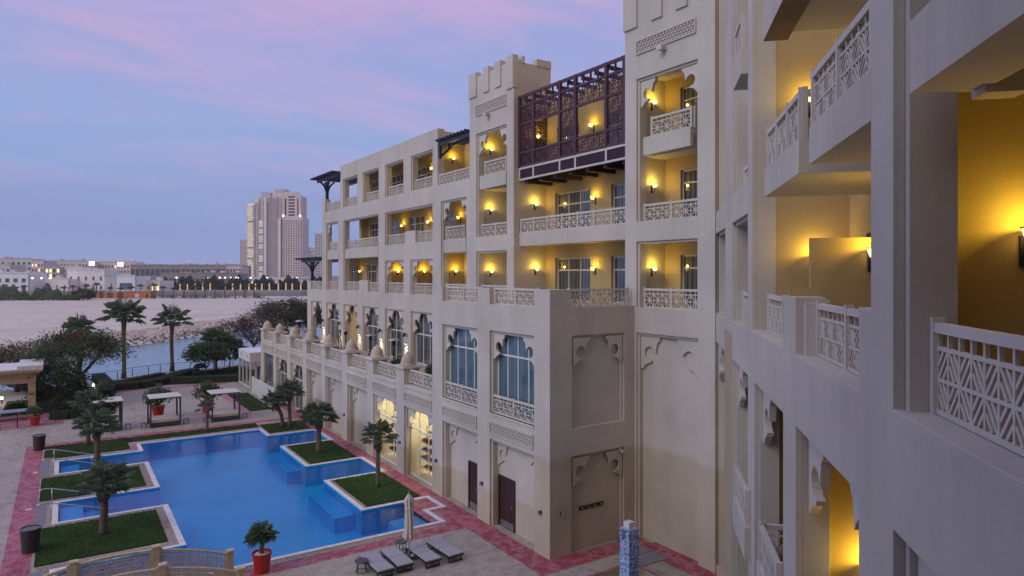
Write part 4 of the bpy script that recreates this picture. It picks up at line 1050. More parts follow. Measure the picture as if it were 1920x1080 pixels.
tree(site(430, 694), 4.6, 1.7, 1.9, 25, 'narrow dark tree between the round shrub tree and the white glass pavilion', mats=('leaf', 'far_leaf'), nl=5000, ls=.13, trunk=.09, fork=.25, clumps=45, cut=-.8)
tree(wp(-36.5, 96), 6.6, 4.4, 2.2, 26, 'sparse brown leaved tree with bare branches behind the white glass pavilion', mats=('olive', 'purple', 'olive'), nl=5200, ls=.13, trunk=.2, fork=.3, clumps=85, density=.3, cut=-.7)
tree(wp(-34.0, 104), 8.2, 5.0, 2.4, 27, 'broad dry tree behind the first domes of the terrace', mats=('olive', 'far_leaf'), nl=8500, ls=.15, trunk=.22, fork=.3, clumps=90)
tree(wp(-31.8, 108), 7.6, 4.0, 2.6, 28, 'green tree at the terrace end beside the hotel corner', mats=('far_leaf', 'leaf'), nl=8500, ls=.15, trunk=.22, fork=.3, clumps=80)
# hedges
hedge([site(-20, 712), site(90, 741), site(150, 744), site(168, 740)], 1.0, .8, 'low dark hedge behind the pavilion and the lawn lamps', 1)
hedge([site(206, 731.5), site(262, 728), site(310, 718), site(345, 706), site(366, 702)], 1.5, .75, 'long curving clipped hedge along the promenade path', 2)
hedge([site(186, 729), site(245, 718), site(305, 706)], .9, .5, 'low hedge under the promenade railing between the two tall palms', 3)
hedge([site(184, 712), site(205, 734), site(197, 745)], 1.3, .75, 'short green hedge closing the lawn behind the lit bollard lamps', 4)
hedge([site(96, 786), site(130, 785), site(168, 780)], .75, .7, 'clipped hedge box along the paved terrace edge of the pavilion lawn', 5)
hedge([site(322, 720), site(390, 717), site(452, 714)], 1.2, .75, 'front clipped hedge leading to the white glass pavilion', 6)
hedge([site(362, 707), site(410, 703), site(455, 696)], 1.1, .7, 'rear clipped hedge behind the round shrub tree', 7)
for px, py, r0, nm in ((172, 748, 1.15, 'rounded grass green bush on the lawn between the bollard lamps'), (326, 708, .55, 'small ball bush at the bend of the hedges'), (402, 702, .4, 'little ball bush at the foot of the round shrub tree'), (30, 772, .9, 'dark rounded bush under the pavilion roof'), (375, 690, .8, 'dark ball bush by the railing behind the hedges')):
    x, y, _ = site(px, py); mb = MB(); r_ = random.Random(px); mb.lathe([(.1, 0), (r0 * .82, .05), (r0 * .9, r0 * .3), (r0 * .68, r0 * .55), (r0 * .3, r0 * .7)], (0, 0, 0), 14)
    for k in range(900):
        a, e = r_.uniform(0, 6.28), r_.random(); q = math.sqrt(1 - e * e); leaf_quad(mb, Vector((math.cos(a) * q * r0, math.sin(a) * q * r0, e * r0 * .78 + r_.gauss(0, .02))), .06, r_)
    o = mb.build('bush', M['hedge'], None, False, False); o.location = (x, y, 0); tag(o, nm, 'bush')
# planter bushes on the terrace
for k, (u, lab) in enumerate(((46.3, 'first'), (36.9, 'third'), (32.3, 'fourth'), (27.4, 'fifth'), (22.5, 'sixth'), (18.0, 'seventh'), (13.2, 'last'))):
    mb = MB(); r_ = random.Random(k)
    for j in range(4):
        cx = (j - 1.5) * .42
        mb.lathe([(.05, .2), (.26, .3), (.3, .45), (.2, .6), (.02, .68)], (cx, 0, 0), 9)
        for q in range(170):
            a, e = r_.uniform(0, 6.28), r_.uniform(-.5, 1); w_ = math.sqrt(1 - e * e); leaf_quad(mb, Vector((cx + math.cos(a) * w_ * .34, math.sin(a) * w_ * .34, .45 + e * .3)), .055, r_)
    o = empty('planter', (u + .2, -1.45, 5.3)); o.scale = (1, 1, 1.75); tag(o, f'black planter box of clipped green bushes behind the {lab} lattice of the terrace', 'planter')
    mb.build('bushes', M['hedge'], o, False, False); b = MB(); b.box(-.95, .95, -.22, .22, 0, .3); b.build('box', M['dark'], o)

# ---------------- pots
M['redpot'] = simple('glazed_red_pot', (.42, .025, .012), .35, 3, .15)
M['pebble'] = simple('white_pebbles', (.55, .5, .46), .9, 25, .5, bump=.8)
def pot(o, r0, r1, h):
    mb = MB(); mb.lathe([(r0, 0), (r0 + (r1 - r0) * .9, h * .88), (r1 * 1.05, h * .9), (r1 * 1.07, h), (r1 * .95, h), (r1 * .92, h * .93)], n=24); mb.build('pot', M['redpot'], o, False)
    mb = MB(); mb.lathe([(r1 * .9, h * .9), (r1 * .5, h * .96), (0.01, h * .97)], n=20); mb.build('pebbles', M['pebble'], o, True)
for loc, h, nl, L, sd, lab in ((site(491, 1072), .72, 40, .6, 31, 'red pot with a bushy fan palm beside the pool edge near the footbridge'), (site(65.5, 797), .35, 20, .62, 32, 'red pot with a small fan palm in front of the pavilion column')):
    o = empty('potted_palm', loc); tag(o, lab, 'potted plant', 'red pots on the pool deck'); pot(o, .28, .38, .8 if sd != 32 else .72)
    tk, cr = palm_parts('p', h, .09, nl, L, sd, skirt=False, low=100, sp=.55); b0 = .74 if sd != 32 else .7
    for m_ in (tk, cr): m_.v = [(x, y, z + b0) for x, y, z in m_.v]
    tk.build('trunk', M['palmbark'], o, True, False); cr.build('crown', M['palm'], o, False, False)
for loc, s, lab in ((site(296.5, 783), 5, 'red pot with a leafy green shrub behind the middle daybed'), (site(389, 773), 9, 'red pot with a leafy green shrub behind the right daybed'), (site(190, 806), 13, 'tall red pot half hidden behind the palms and the left daybed')):
    o = empty('potted_shrub', loc); tag(o, lab, 'potted plant', 'red pots on the pool deck'); pot(o, .36, .52, 1.0); mb = MB(); tk = MB(); r_ = random.Random(s)
    for k in range(26):
        a, e = r_.uniform(0, 6.28), r_.uniform(.05, 1); q = math.sqrt(1 - e * e) * r_.uniform(.6, 1.1); c = Vector((math.cos(a) * q * .95, math.sin(a) * q * .95, 1.35 + e * .95))
        tk.tube([(0, 0, .9), c * .5 + Vector((0, 0, .55)), c], [.03, .02, .01], 4)
        for j in range(46): leaf_quad(mb, c + Vector((r_.gauss(0, .2), r_.gauss(0, .2), r_.gauss(0, .2))), .13 * r_.uniform(.6, 1.2), r_)
    tk.build('stems', M['bark'], o, True, False); mb.build('foliage', M['leaf'], o, False, False)
M['wicker'] = simple('dark_wicker', (.035, .027, .03), .6, 30, .4, bump=.5, scale=(.3, .3, 3))
for loc, k, lab in ((site(57, 1034), 1.0, 'big dark wicker planter tub at the lower left of the pool'), (site(73.5, 844), 1.0, 'dark wicker planter tub at the far corner of the red paving')):
    o = empty('planter_tub', loc); tag(o, lab, 'planter', 'dark wicker tubs'); mb = MB(); r0 = .38; h = .98
    mb.lathe([(r0 * .82, 0), (r0, h), (r0 * 1.06, h), (r0 * 1.06, h + .05), (r0 * .92, h + .05), (r0 * .9, h - .25), (.02, h - .26)], n=26); mb.build('tub', M['wicker'], o)
    mb = MB(); mb.lathe([(r0 * 1.07, h + .01), (r0 * 1.09, h + .06), (r0 * .93, h + .065), (r0 * .92, h + .02)], n=26); mb.build('rim', simple('grey_rim', (.12, .12, .13), .5), o)

# ================================================================= WALL LAMPS
def lamp_light(loc, e, col=(1, .66, .085), r=.05):
    l = bpy.data.lights.new('lamp_bulb', 'POINT'); l.energy = e; l.color = col; l.shadow_soft_size = r
    return l
def sconce_parts():
    b = MB(); b.box(-.05, .05, 0, .03, -.22, .12); b.tube([(0, .03, -.1), (0, .14, -.16), (0, .22, -.1), (0, .22, .02)], .016, 6)
    b.lathe([(.05, 0), (.06, .02), (.02, .03)], (0, .22, .0), 10)
    for k in range(4): a = k * math.pi / 2 + .4; b.tube([(.05 * math.cos(a), .22 + .05 * math.sin(a), .01), (.125 * math.cos(a), .22 + .125 * math.sin(a), .2)], .007, 4)
    b.lathe([(.128, .19), (.135, .205), (.118, .205)], (0, .22, 0), 14)
    g = MB(); g.lathe([(.05, .02), (.08, .06), (.10, .12), (.12, .2), (.06, .205)], (0, .22, 0), 14)
    return b.mesh('bracket', M['black']), g.mesh('lamp_shade', M['lampglass'], True)
SB, SG = sconce_parts()
LE = 22.0
def sconce(loc, rz, label, e=1.0, group='lit wall lamps on the hotel balconies', lit=True):
    o = empty('wall_lamp', loc, rz); tag(o, label, 'wall lamp', group)
    inst('bracket', SB, o); g = inst('lamp_shade', SG, o)
    if not lit: return o
    l = bpy.data.objects.new('lamp_bulb', lamp_light(loc, LE * e)); l.location = (0, .30, .26); l.parent = o; COL.objects.link(l); return o
# facing towards -x (side walls) or +y (back walls)
FX, FY = math.pi / 2, 0.0
sconce((9.999 + .05, -6.3, 16.05), FX, 'lit wall lamp on the side wall left of the long balcony under the timber screen')
sconce((10.0 + .05, -6.35, 12.2), FX, 'lit wall lamp left of the wide window below the long balcony of the middle bay')
sconce((5.45, -7.13, 16.05), FY, 'lit wall lamp between two windows of the balcony under the timber screen')
sconce((5.45, -7.13, 12.2), FY, 'lit wall lamp between two windows just above the projecting block roof')
sconce((9.86, -6.3, 20.0), FX, 'lit globe lamp behind the left opening of the purple timber screen', .8)
sconce((5.6, -7.13, 20.0), FY, 'lit lamp by the window behind the right opening of the purple timber screen')
for z, s in ((19.95, 'below the arch of the top balcony of the near tower'), (16.1, 'of the second tower balcony from the top'), (12.25, 'of the lowest balcony of the near tower')):
    sconce((-.118, -5.78, z - .1), FX, f'lit wall lamp {s}')
for z, s in ((20.0, 'in the arched top balcony of the far tower'), (16.15, 'in the middle balcony of the far tower'), (12.2, 'in the lowest yellow niche of the far tower')):
    sconce((14.36, -5.85, z - .1), FX, f'lit wall lamp {s}')
for u, s in ((29.06, 'in the leftmost small arched balcony of the second floor'), (24.2, 'in the middle small arched balcony of the second floor'), (19.2, 'in the plain niche right of the two small arched balconies')):
    sconce((u - .002, -5.9, 12.15), FX, f'lit wall lamp {s}')
for u, s in ((29.4, 'between the two left windows of the wide third floor balcony'), (24.55, 'right of the windows of the wide third floor balcony'), (19.65, 'beside the window of the small balcony with the arch corners')):
    sconce((u, B0, 15.95), FY, f'lit wall lamp {s}', .8)
sconce((19.718, -6.0, 20.1), FX, 'lit wall lamp on the roof terrace wall under the slate blue awning', .9)
sconce((39.0, B0, 12.2), FY, 'small lit wall lamp in the wide dim opening near the far building end', .3)
for u, e, s in ((28.2, .45, 'far'), (23.9, .8, 'near')):
    sconce((u, B0, 20.0), FY, f'lit wall lamp by the windows of the {s} top floor opening with warm light inside', e)
sconce((33.0, B0, 19.6), FY, 'faint lit lamp low behind the second top floor opening from the far end', .35)
# side wing
RZ = math.radians(-135) + math.pi  # outwards is against the wing direction
def rsconce(w, p, z, label, e=1.0):
    x, y, _ = RW(w, p, z); d = (-S2, S2)
    return sconce((x, y, z), math.atan2(-d[0], d[1]), label, e)
rsconce(18.36, 3.85, 16.2, 'lit wall lamp behind the balcony lattice on the third floor of the near wing', 1.1)
rsconce(18.36, 3.92, 12.3, 'lit wall lamp on the brown cross wall beyond the terrace partition', 1.2)
rsconce(13.495, 3.88, 12.28, 'lit wall lamp on the terrace partition, half hidden by the near pier', 1.2)
rsconce(8.345, 3.93, 12.3, 'lit wall lamp at the right edge of the view in the nearest balcony', .95)
rsconce(13.125, 3.75, 6.7, 'lit wall lamp in the lower arched opening under the near wing terrace', 1.6)
# terrace spot lamps: black spots and white up and down lights on the piers
for k, (u, s) in enumerate(((44.5, 'first'), (39.55, 'second'), (34.65, 'third'), (29.7, 'fourth'), (24.8, 'fifth'))):
    o = empty('wall_spot', (u, F, 7.42)); tag(o, f'black spotlight on the {s} terrace pier counted from the far end', 'spotlight', 'black spotlights on the terrace piers')
    b = MB(); b.tube([(0, 0, 0), (0, .16, -.02)], .03, 6); b.build('arm', M['black'], o); b = MB(); b.tube([(-.1, .2, .12), (.1, .24, -.12)], [.08, .1], 10); b.build('head', M['black'], o)
    o = empty('wall_washer', (u + .1, F, 6.72)); tag(o, f'small box lamp throwing white light down the {s} terrace pier from the far end', 'wall light', 'down lights on the terrace piers')
    b = MB(); b.box(-.12, .12, .002, .14, .0, .16); b.build('housing', M['trim'], o); b = MB(); b.box(-.10, .10, .02, .13, -.012, -.002); b.build('lens', M['ledwhite'], o)
    l = bpy.data.lights.new('lamp_bulb', 'SPOT'); l.energy = 130; l.color = (1, .80, .45); l.spot_size = rad(75); l.spot_blend = .6; l.shadow_soft_size = .04
    q = bpy.data.objects.new('lamp_bulb', l); q.location = (0, .13, -.03); q.rotation_euler = (rad(-12), 0, 0); q.parent = o; COL.objects.link(q)
# small fixtures on the ground storey piers
for u, s in ((.62, 'corner'), (5.5, 'second'), (10.35, 'third'), (15.2, 'fourth'), (20.05, 'fifth'), (24.95, 'sixth'), (29.9, 'seventh'), (34.75, 'eighth')):
    o = empty('wall_spot', (u, 0, 1.85)); tag(o, f'small steel wall light low on the {s} ground floor pier from the near corner', 'wall light', 'steel wall lights on the ground floor piers')
    b = MB(); b.box(-.05, .05, 0, .05, -.07, .07); b.tube([(0, .05, 0), (0, .12, 0)], .02, 6); b.build('mount', M['black'], o); b = MB(); b.tube([(0, .13, -.1), (0, .13, .1)], .05, 10); b.build('head', M['metal'], o)
o = empty('wall_spot', (0, -.6, 1.86), -FX); tag(o, 'small steel wall light on the shaded side of the corner pier', 'wall light', 'steel wall lights on the ground floor piers')
b = MB(); b.box(-.05, .05, 0, .05, -.07, .07); b.build('mount', M['black'], o); b = MB(); b.tube([(0, .1, -.1), (0, .1, .1)], .05, 10); b.build('head', M['metal'], o)
for ch in kids(o): ch.rotation_euler = (0, 0, math.pi)
b = MB(); b.box(-.02, 0, 0, 1.37, 0, .17)
for k in range(4): b.tube([(-.03, .15 + k * .36, .1), (-.09, .15 + k * .36, .12)], .02, 6)
o = empty('towel_rail', (.2, -3.08, 1.72)); tag(o, 'brown board with four hooks on the shaded ground floor wall', 'hook board'); b = MB(); b.box(-.04, .0, 0, 1.37, 0, .17); b.build('board', M['brown'], o)
b = MB()
for k in range(4): b.tube([(-.04, .15 + k * .36, .1), (-.1, .15 + k * .36, .07), (-.1, .15 + k * .36, .13)], .018, 6)
b.build('hooks', M['metal'], o)
o = empty('camera_dome', (.1, -3.95, 4.0)); tag(o, 'white dome security camera in the corner of the shaded ground floor recess', 'security camera')
b = MB(); b.box(-.2, 0, -.03, .03, .08, .13); b.build('arm', M['coping'], o); b = MB(); b.lathe([(.09, .1), (.1, .03), (.07, -.05), (.01, -.08)], (-.24, 0, 0), 14); b.build('dome', M['metal'], o, True)
o = empty('notice', (24.9, 0, 1.15)); tag(o, 'pale blue notice sheet on a ground floor pier near the shop windows', 'notice'); b = MB(); b.box(-.14, .14, 0, .015, -.3, .3); b.build('sheet', simple('pale_blue_paper', (.45, .55, .72), .7, 14, .35), o)
# shop lights and goods
mats = [simple('goods_a', (.03, .025, .025)), simple('goods_b', (.05, .08, .16)), simple('goods_c', (.25, .20, .14)), simple('goods_d', (.4, .1, .08))]
M['shelf'] = simple('shop_shelf', (.55, .50, .36), .5)
for i, nm in ((2, 'near'), (3, 'far')):
    a, b_ = BAY[i]
    l = bpy.data.lights.new('shop_light', 'AREA'); l.energy = 150; l.color = (1, .88, .58); l.size = 2.4; l.size_y = 1.2; l.shape = 'RECTANGLE'
    q = bpy.data.objects.new('shop_light', l); q.location = ((a + b_) / 2, -1.6, 4.3); COL.objects.link(q)
    sh = empty('shop_shelf', ((a + b_) / 2, -1.05, 0)); tag(sh, f'lit glass shelf rack inside the {nm} shop window', 'shelf rack', 'display racks in the shop windows')
    mb = MB()
    for z in (.5, 1.0, 1.5, 2.0, 2.5): mb.box(-1.3, 1.3, -.2, .2, z, z + .03)
    mb.build('shelves', M['shelf'], sh); mb = MB()
    for x in (-1.3, 0, 1.3): mb.box(x - .02, x + .02, -.2, -.16, 0, 2.9)
    mb.build('uprights', M['metal'], sh)
    for z in (.53, 1.03, 1.53, 2.03, 2.53):
        x = -1.15
        while x < 1.1:
            wd = rng.uniform(.3, .55)
            if rng.random() < .8:
                mb = MB(); h = rng.uniform(.14, .3)
                mb.prism([(-wd * .42, 0), (wd * .42, 0), (wd * .4, h * .5), (wd * .1, h * .65), (-wd * .1, h), (-wd * .4, h * .9)], -.12, .12)
                o = mb.build('shop_goods', rng.choice(mats)); o.location = ((a + b_) / 2 + x + wd / 2, -1.05, z)
                tag(o, f'folded goods or shoes standing on the shelf rack of the {nm} shop window', 'goods', f'goods on the {nm} shop rack')
            x += wd + .08

# ================================================================= POOL FURNITURE
M['sling'] = simple('pale_lounger_fabric', (.36, .35, .37), .8, 20, .08, bump=.2)
M['canvas'] = simple('cream_canvas', (.60, .56, .50), .85, 5, .12, bump=.3)
M['mattress'] = simple('cream_mattress', (.55, .50, .45), .9, 6, .08)
lg = empty('sun_lounger', (0, 0, 0)); G_ = 'sun loungers by the pool'
tag(lg, 'x', 'sun lounger', G_)
b = MB()
for y in (-.33, .33): b.box(-.98, .98, y - .025, y + .025, .24, .30)
for x in (-.98, .93): b.box(x, x + .05, -.33, .33, .24, .30)
b.build('frame', M['dark'], lg, bevel=.008)
for x in (-.8, .75):
    b = MB()
    for y in (-.3, .3): b.bar((x, y, .25), (x + (.12 if x > 0 else -.1), y, 0), .045)
    b.bar((x + (.12 if x > 0 else -.1), -.3, .03), (x + (.12 if x > 0 else -.1), .3, .03), .04); b.build('leg', M['dark'], lg)
b = MB(); b.box(-.96, .06, -.345, .345, .302, .37); b.build('seat', M['sling'], lg, bevel=.02)
b = MB(); b.box(.085, .97, -.345, .345, .302, .37); b.build('backrest', M['sling'], lg, bevel=.02)
labs = ['leftmost sun lounger, next to the low round table', 'second sun lounger from the left, between table and parasol', 'sun lounger just right of the parasol pole', 'rightmost sun lounger nearest the hotel wall']
for i, (x, y, a) in enumerate(((3.15, 6.42, 1), (3.2, 5.52, -1), (2.98, 4.42, 2), (2.95, 3.42, 4))):
    if i == 0: lg.location = (x, y, 0); lg.rotation_euler = (0, 0, math.pi + rad(a)); lg['label'] = labs[0]
    else: dup(lg, (x, y, 0), math.pi + rad(a), labs[i])
st = empty('side_table', (3.3, 7.0, 0)); tag(st, 'low round dark table left of the sun loungers', 'side table', 'round side tables')
b = MB(); b.lathe([(.27, .43), (.28, .44), (.28, .465), (.27, .475)], n=24); b.build('table_top', simple('dark_table_top', (.06, .06, .065), .4, 20, .3), st)
for k in range(4):
    a = k * math.pi / 2 + .5; b = MB(); b.tube([(.2 * math.cos(a), .2 * math.sin(a), .44), (.24 * math.cos(a), .24 * math.sin(a), 0)], .016, 6); b.build('leg', M['dark'], st)
b = MB(); b.tube([(.24 * math.cos(k * .5236), .24 * math.sin(k * .5236), .04) for k in range(13)], .012, 5, False); b.build('foot_ring', M['dark'], st)
dup(st, (4.25, 4.85, 0), .3, 'low round dark table between the sun loungers beside the parasol')
um = empty('parasol', (3.45, 4.85, 0)); tag(um, 'closed cream parasol standing among the sun loungers', 'parasol')
b = MB(); b.lathe([(.36, 0), (.36, .05), (.1, .08), (.05, .3)], n=24); b.build('base', M['metal'], um)
b = MB(); b.tube([(0, 0, .05), (0, 0, 2.85)], .024, 8); b.build('pole', M['metal'], um)
b = MB(); n = 40; rows = [(.88, .22), (1.0, .21), (1.3, .155), (1.7, .15), (2.1, .145), (2.28, .155), (2.45, .17), (2.6, .13), (2.7, .05), (2.76, .02)]
for z, r0 in rows:
    for k in range(n):
        a = 2 * math.pi * k / n; f = 1 + .30 * math.cos(8 * a + z * .8) * (1 if z < 2.6 else .2) + .10 * math.sin(3 * a + z * 3); b.v.append((r0 * f * math.cos(a) + .02 * math.sin(z * 3), r0 * f * math.sin(a), z + (.1 * math.cos(8 * a + .4) if z < .95 else 0)))
for i in range(len(rows) - 1):
    for k in range(n): b.f.append([i * n + k, i * n + (k + 1) % n, (i + 1) * n + (k + 1) % n, (i + 1) * n + k]); b.mi.append(0)
b.build('canopy', M['canvas'], um, True); b = MB(); b.lathe([(.17, 2.1), (.18, 2.13), (.165, 2.17)], n=20); b.build('tie_band', M['canvas'], um, True)

# daybeds with canopies
db = empty('daybed', (0, 0, 0)); tag(db, 'x', 'daybed', 'canopied daybeds at the far side of the pool')
W_, D_ = 2.1, 2.0
for x in (0, D_):
    for y in (0, W_): b = MB(); b.box(x - .06, x + .06, y - .06, y + .06, 0, 2.2); b.build('post', M['greymetal'], db)
b = MB(); b.box(0.05, D_ - .05, .05, W_ - .05, .08, .34); b.build('bed_frame', M['greymetal'], db)
b = MB(); b.box(.08, D_ - .08, .08, W_ - .08, .342, .60); b.build('mattress', M['mattress'], db, bevel=.04)
b = MB()
for y in (0, W_): b.box(-.05, D_ + .05, y - .05, y + .05, 2.202, 2.28)
for x in (0, D_): b.box(x - .05, x + .05, .052, W_ - .052, 2.202, 2.28)
b.build('top_frame', M['greymetal'], db); b = MB(); b.box(-.1, D_ + .1, -.1, W_ + .1, 2.283, 2.33); b.build('roof', M['canvas'], db)
b = MB()
for y in (-.45, W_ + .45):
    s = .16
    for dx in (-s, s):
        for dy in (-s, s): b.bar((.25 + dx, y + dy, 0), (.25 + dx, y + dy, .4), .03)
    b.box(.25 - s - .02, .25 + s + .02, y - s - .02, y + s + .02, .40, .43)
b.build('side_stand', M['greymetal'], db)
db.location = (37.3, 13.3, 0); db['label'] = 'left canopied daybed, partly hidden by the side lawn palms'
dup(db, (37.0, 9.25, 0), 0, 'middle canopied daybed with a red pot behind it'); dup(db, (36.6, 4.85, 0), 0, 'right canopied daybed nearest the hotel')
# pool hand rails
for px, py, s in ((.0, 29.2, 'upper rail of the far stepped bay'), (.0, 26.7, 'lower rail of the far stepped bay'), (.0, 19.7, 'upper rail of the near stepped bay'), (.0, 17.0, 'lower rail of the near stepped bay')):
    u = py; o = empty('handrail', (u, 17.2, 0)); tag(o, f'steel handrail slanting into the water, {s}', 'handrail', 'steel handrails at the stepped pool bays')
    b = MB(); b.tube([(0, .95, .86), (0, .75, .92), (0, .4, .9), (0, -2.2, .12), (0, -2.4, .05)], .028, 8); b.build('rail', M['metal'], o, True)
    for y, z, z0 in ((.35, .9, .03), (-1.7, .27, -.7)): b = MB(); b.tube([(0, y, z0), (0, y, z)], .024, 8); b.build('post', M['metal'], o, True)
# foot bridge balustrades
M['bridge'] = simple('sand_painted_timber', (.50, .41, .27), .6, 6, .15)
def bridge(u, sign, label):
    lift = lambda x: .78 - .053 * (x - 3.9) ** 2
    n = 3; L = 7.9; o = empty('bridge_railing', (u, 19.4, 0), -math.pi / 2); tag(o, label, 'balustrade', 'arched balustrades of the footbridge')
    for i in range(n):
        x0 = i * L / n; me = rail_mesh(L / n - .22, .84, M['bridge'], 1, .33, f'b{i}', lambda x, x0=x0: lift(x + x0 + .11), (-.4, 0, .4), .036); inst('panel', me, o, (x0 + .11, 0, .1))
    for i in range(n + 1):
        x = i * L / n; z = lift(x); b = MB(); b.box(x - .11, x + .11, -.11, .11, max(0, z - .25), z + 1.03); b.box(x - .14, x + .14, -.14, .14, z + 1.03, z + 1.1); b.build('post', M['bridge'], o)
bridge(5.85, 1, 'far arched sand coloured balustrade of the footbridge'); bridge(3.9, 1, 'near arched sand coloured balustrade of the footbridge, cut by the lower edge')
b = MB()
for i in range(20):
    x0, x1 = i * .39, (i + 1) * .39; l = lambda x: .79 - .053 * (x - 3.9) ** 2
    z0, z1 = l(x0), l(x1); b.add([(3.75, 19.4 - x0, z0), (6.0, 19.4 - x0, z0), (6.0, 19.4 - x1, z1), (3.75, 19.4 - x1, z1), (3.75, 19.4 - x0, z0 - .3), (6.0, 19.4 - x0, z0 - .3), (6.0, 19.4 - x1, z1 - .3), (3.75, 19.4 - x1, z1 - .3)], [(0, 1, 2, 3), (7, 6, 5, 4), (0, 4, 5, 1), (2, 6, 7, 3), (0, 3, 7, 4), (1, 5, 6, 2)])
tag(b.build('footbridge', M['deck']), 'low arched footbridge deck between the two balustrades', 'footbridge')
# mosaic shower pillar
px, py, _ = wp(4.55, 26.5); o = empty('shower_pillar', (px, py, 0)); tag(o, 'blue and white mosaic shower pillar by the small pool', 'shower pillar')
t = NT('blue_mosaic'); t.setp(Roughness=.25); v = t.n('TexVoronoi', Scale=22); t.l(t.pos(), v.inputs['Vector']); e = t.n('TexVoronoi', Scale=22, feature='DISTANCE_TO_EDGE'); t.l(t.pos(), e.inputs['Vector'])
c = t.ramp(v.outputs['Color'], [(.3, (.03, .09, .30, 1)), (.45, (.45, .55, .72, 1)), (.6, (.10, .22, .5, 1)), (.75, (.6, .66, .75, 1))]); t.color(t.mix(t.ramp(e.outputs['Distance'], [(.02, g3(.5)), (.08, g3(0))]), c, (.35, .38, .42, 1)))
b = MB(); b.box(-.26, .26, -.26, .26, 0, 2.2); b.build('column', t.mat, o, bevel=.01)
b = MB(); b.box(-.14, .16, -.16, .14, 2.2, 2.42); b.build('cap', M['coping'], o)
b = MB()
for dx, dy, z in ((.0, .36, 1.95), (.0, -.36, 1.95), (-.0, .34, 2.12)): b.box(dx - .1, dx + .1, min(0, dy) if dy < 0 else .26, max(0, dy) + .1 if dy > 0 else -.26, z, z + .03) if dy > 0 else b.box(dx - .1, dx + .1, -.46, -.26, z, z + .03)
b.build('shower_plate', M['metal'], o)
b = MB()
for d in ((-.27, .05), (-.05, .27)): b.lathe([(.04, 0), (.02, .02)], (d[0], d[1], 1.15), 10)
b.build('tap', M['metal'], o)
# patio heaters
ht = empty('patio_heater', (0, 0, 0)); tag(ht, 'x', 'patio heater', 'patio heaters on the upper terrace')
b = MB(); b.lathe([(.24, 0), (.24, .55), (.2, .6), (.05, .62)], n=16); b.build('base', M['black'], ht)
b = MB(); b.tube([(0, 0, .6), (0, 0, 1.75)], .05, 8); b.lathe([(.12, 1.7), (.15, 1.95), (.08, 2.0)], n=14); b.build('pole', M['black'], ht)
b = MB(); b.lathe([(.46, 2.06), (.40, 2.1), (.15, 2.2), (.02, 2.22)], n=24); b.build('hood', M['metal'], ht, True)
for i, (u, s) in enumerate(((45.1, 'farthest patio heater behind the third dome'), (31.75, 'patio heater in front of the blank arch'), (26.28, 'patio heater before the dark arched window'), (21.93, 'nearest patio heater with a thick black stem'))):
    if i == 0: ht.location = (u, -2.5, 5.3); ht['label'] = s
    else: dup(ht, (u, -2.5, 5.3), 0, s)
o = empty('umbrella_stand', (33.4, -2.6, 5.3)); tag(o, 'black folded easel frame on the terrace by the blue lit window', 'folded frame')
b = MB(); b.tube([(-.3, 0, 0), (-.08, 0, 2.0), (.2, 0, 2.0), (.42, 0, 0)], .05, 6); b.build('frame', M['black'], o)

# ================================================================= GARDEN STRUCTURES
M['sandst'] = simple('sand_render', (.46, .36, .23), .85, 3, .12, bump=.15)
pv = empty('garden_pavilion', (0, 0, 0)); tag(pv, 'sand coloured open pavilion with a zigzag frieze and white roof edge at the left edge', 'pavilion')
for x, y in ((48.5, 19.3), (48.5, 25), (52.6, 19.3), (52.6, 25)):
    b = MB(); b.box(x - .27, x + .27, y - .27, y + .27, 0, 2.75); b.build('column', M['sandst'], pv)
b = MB(); b.wall([(48.2, 52.9, 2.75, 3.55)], [], 19.0, 19.55, lambda a, d, z: (a, d, z)); b.box(48.2, 48.8, 19.56, 25.3, 2.75, 3.55); b.box(52.3, 52.9, 19.56, 25.3, 2.75, 3.55); b.build('beam', M['sandst'], pv)
b = MB()
for i in range(15):
    y = 19.2 + i * .4; b.prism([(y, 3.02), (y + .2, 3.32), (y + .4, 3.02), (y + .4, 3.12), (y + .2, 3.42), (y, 3.12)], 48.2, 48.16, UU)
b.build('zigzag_frieze', M['tan'], pv)
b = MB(); b.box(47.95, 53.1, 18.75, 25.5, 3.56, 3.72); b.box(47.75, 53.3, 18.55, 25.7, 3.72, 3.9); b.build('cornice', M['sandst'], pv)
b = MB(); b.box(47.7, 53.35, 18.5, 25.8, 3.9, 4.02); b.box(47.7, 53.35, 18.5, 20.3, 4.02, 4.28); b.build('roof_edge', M['coping'], pv)
b = MB(); b.box(48.21, 48.2, 19.1, 19.55, 1.75, 1.95) if False else b.box(48.2, 48.225, 19.12, 19.52, 1.72, 1.92); b.build('small_sign', simple('green_sign', (.02, .22, .14), .5), pv)
tb = empty('long_table', (46.6, 21.3, 0)); tag(tb, 'long table with a pale blue top under the edge of the garden pavilion', 'table'); b = MB(); b.box(-.7, .7, -1.8, 1.8, .72, .78); b.build('table_top', simple('pale_blue_top', (.30, .38, .58), .4), tb)
for x, y in ((-.5, -1.2), (.5, -1.2), (-.5, 1.2), (.5, 1.2)): b = MB(); b.bar((x, y, 0), (x, y, .72), .05); b.build('leg', M['bridge'], tb)
for x in (-.5, .5): b = MB(); b.bar((x, -1.2, .3), (x, 1.2, .3), .04); b.build('stretcher', M['bridge'], tb)
gp = empty('glass_pavilion', (0, 0, 0)); tag(gp, 'white framed glass pavilion at the far end of the hotel', 'glass pavilion')
b = MB(); b.box(52.3, 57.75, -3.0, .62, 2.75, 3.75); b.build('roof', M['wframe'], gp)
b = MB()
for u in (52.4, 54.1, 55.9, 57.65): b.box(u - .07, u + .07, .45, .6, 0, 2.75)
for v in (-1.2, -2.9): b.box(57.58, 57.72, v - .07, v + .07, 0, 2.75)
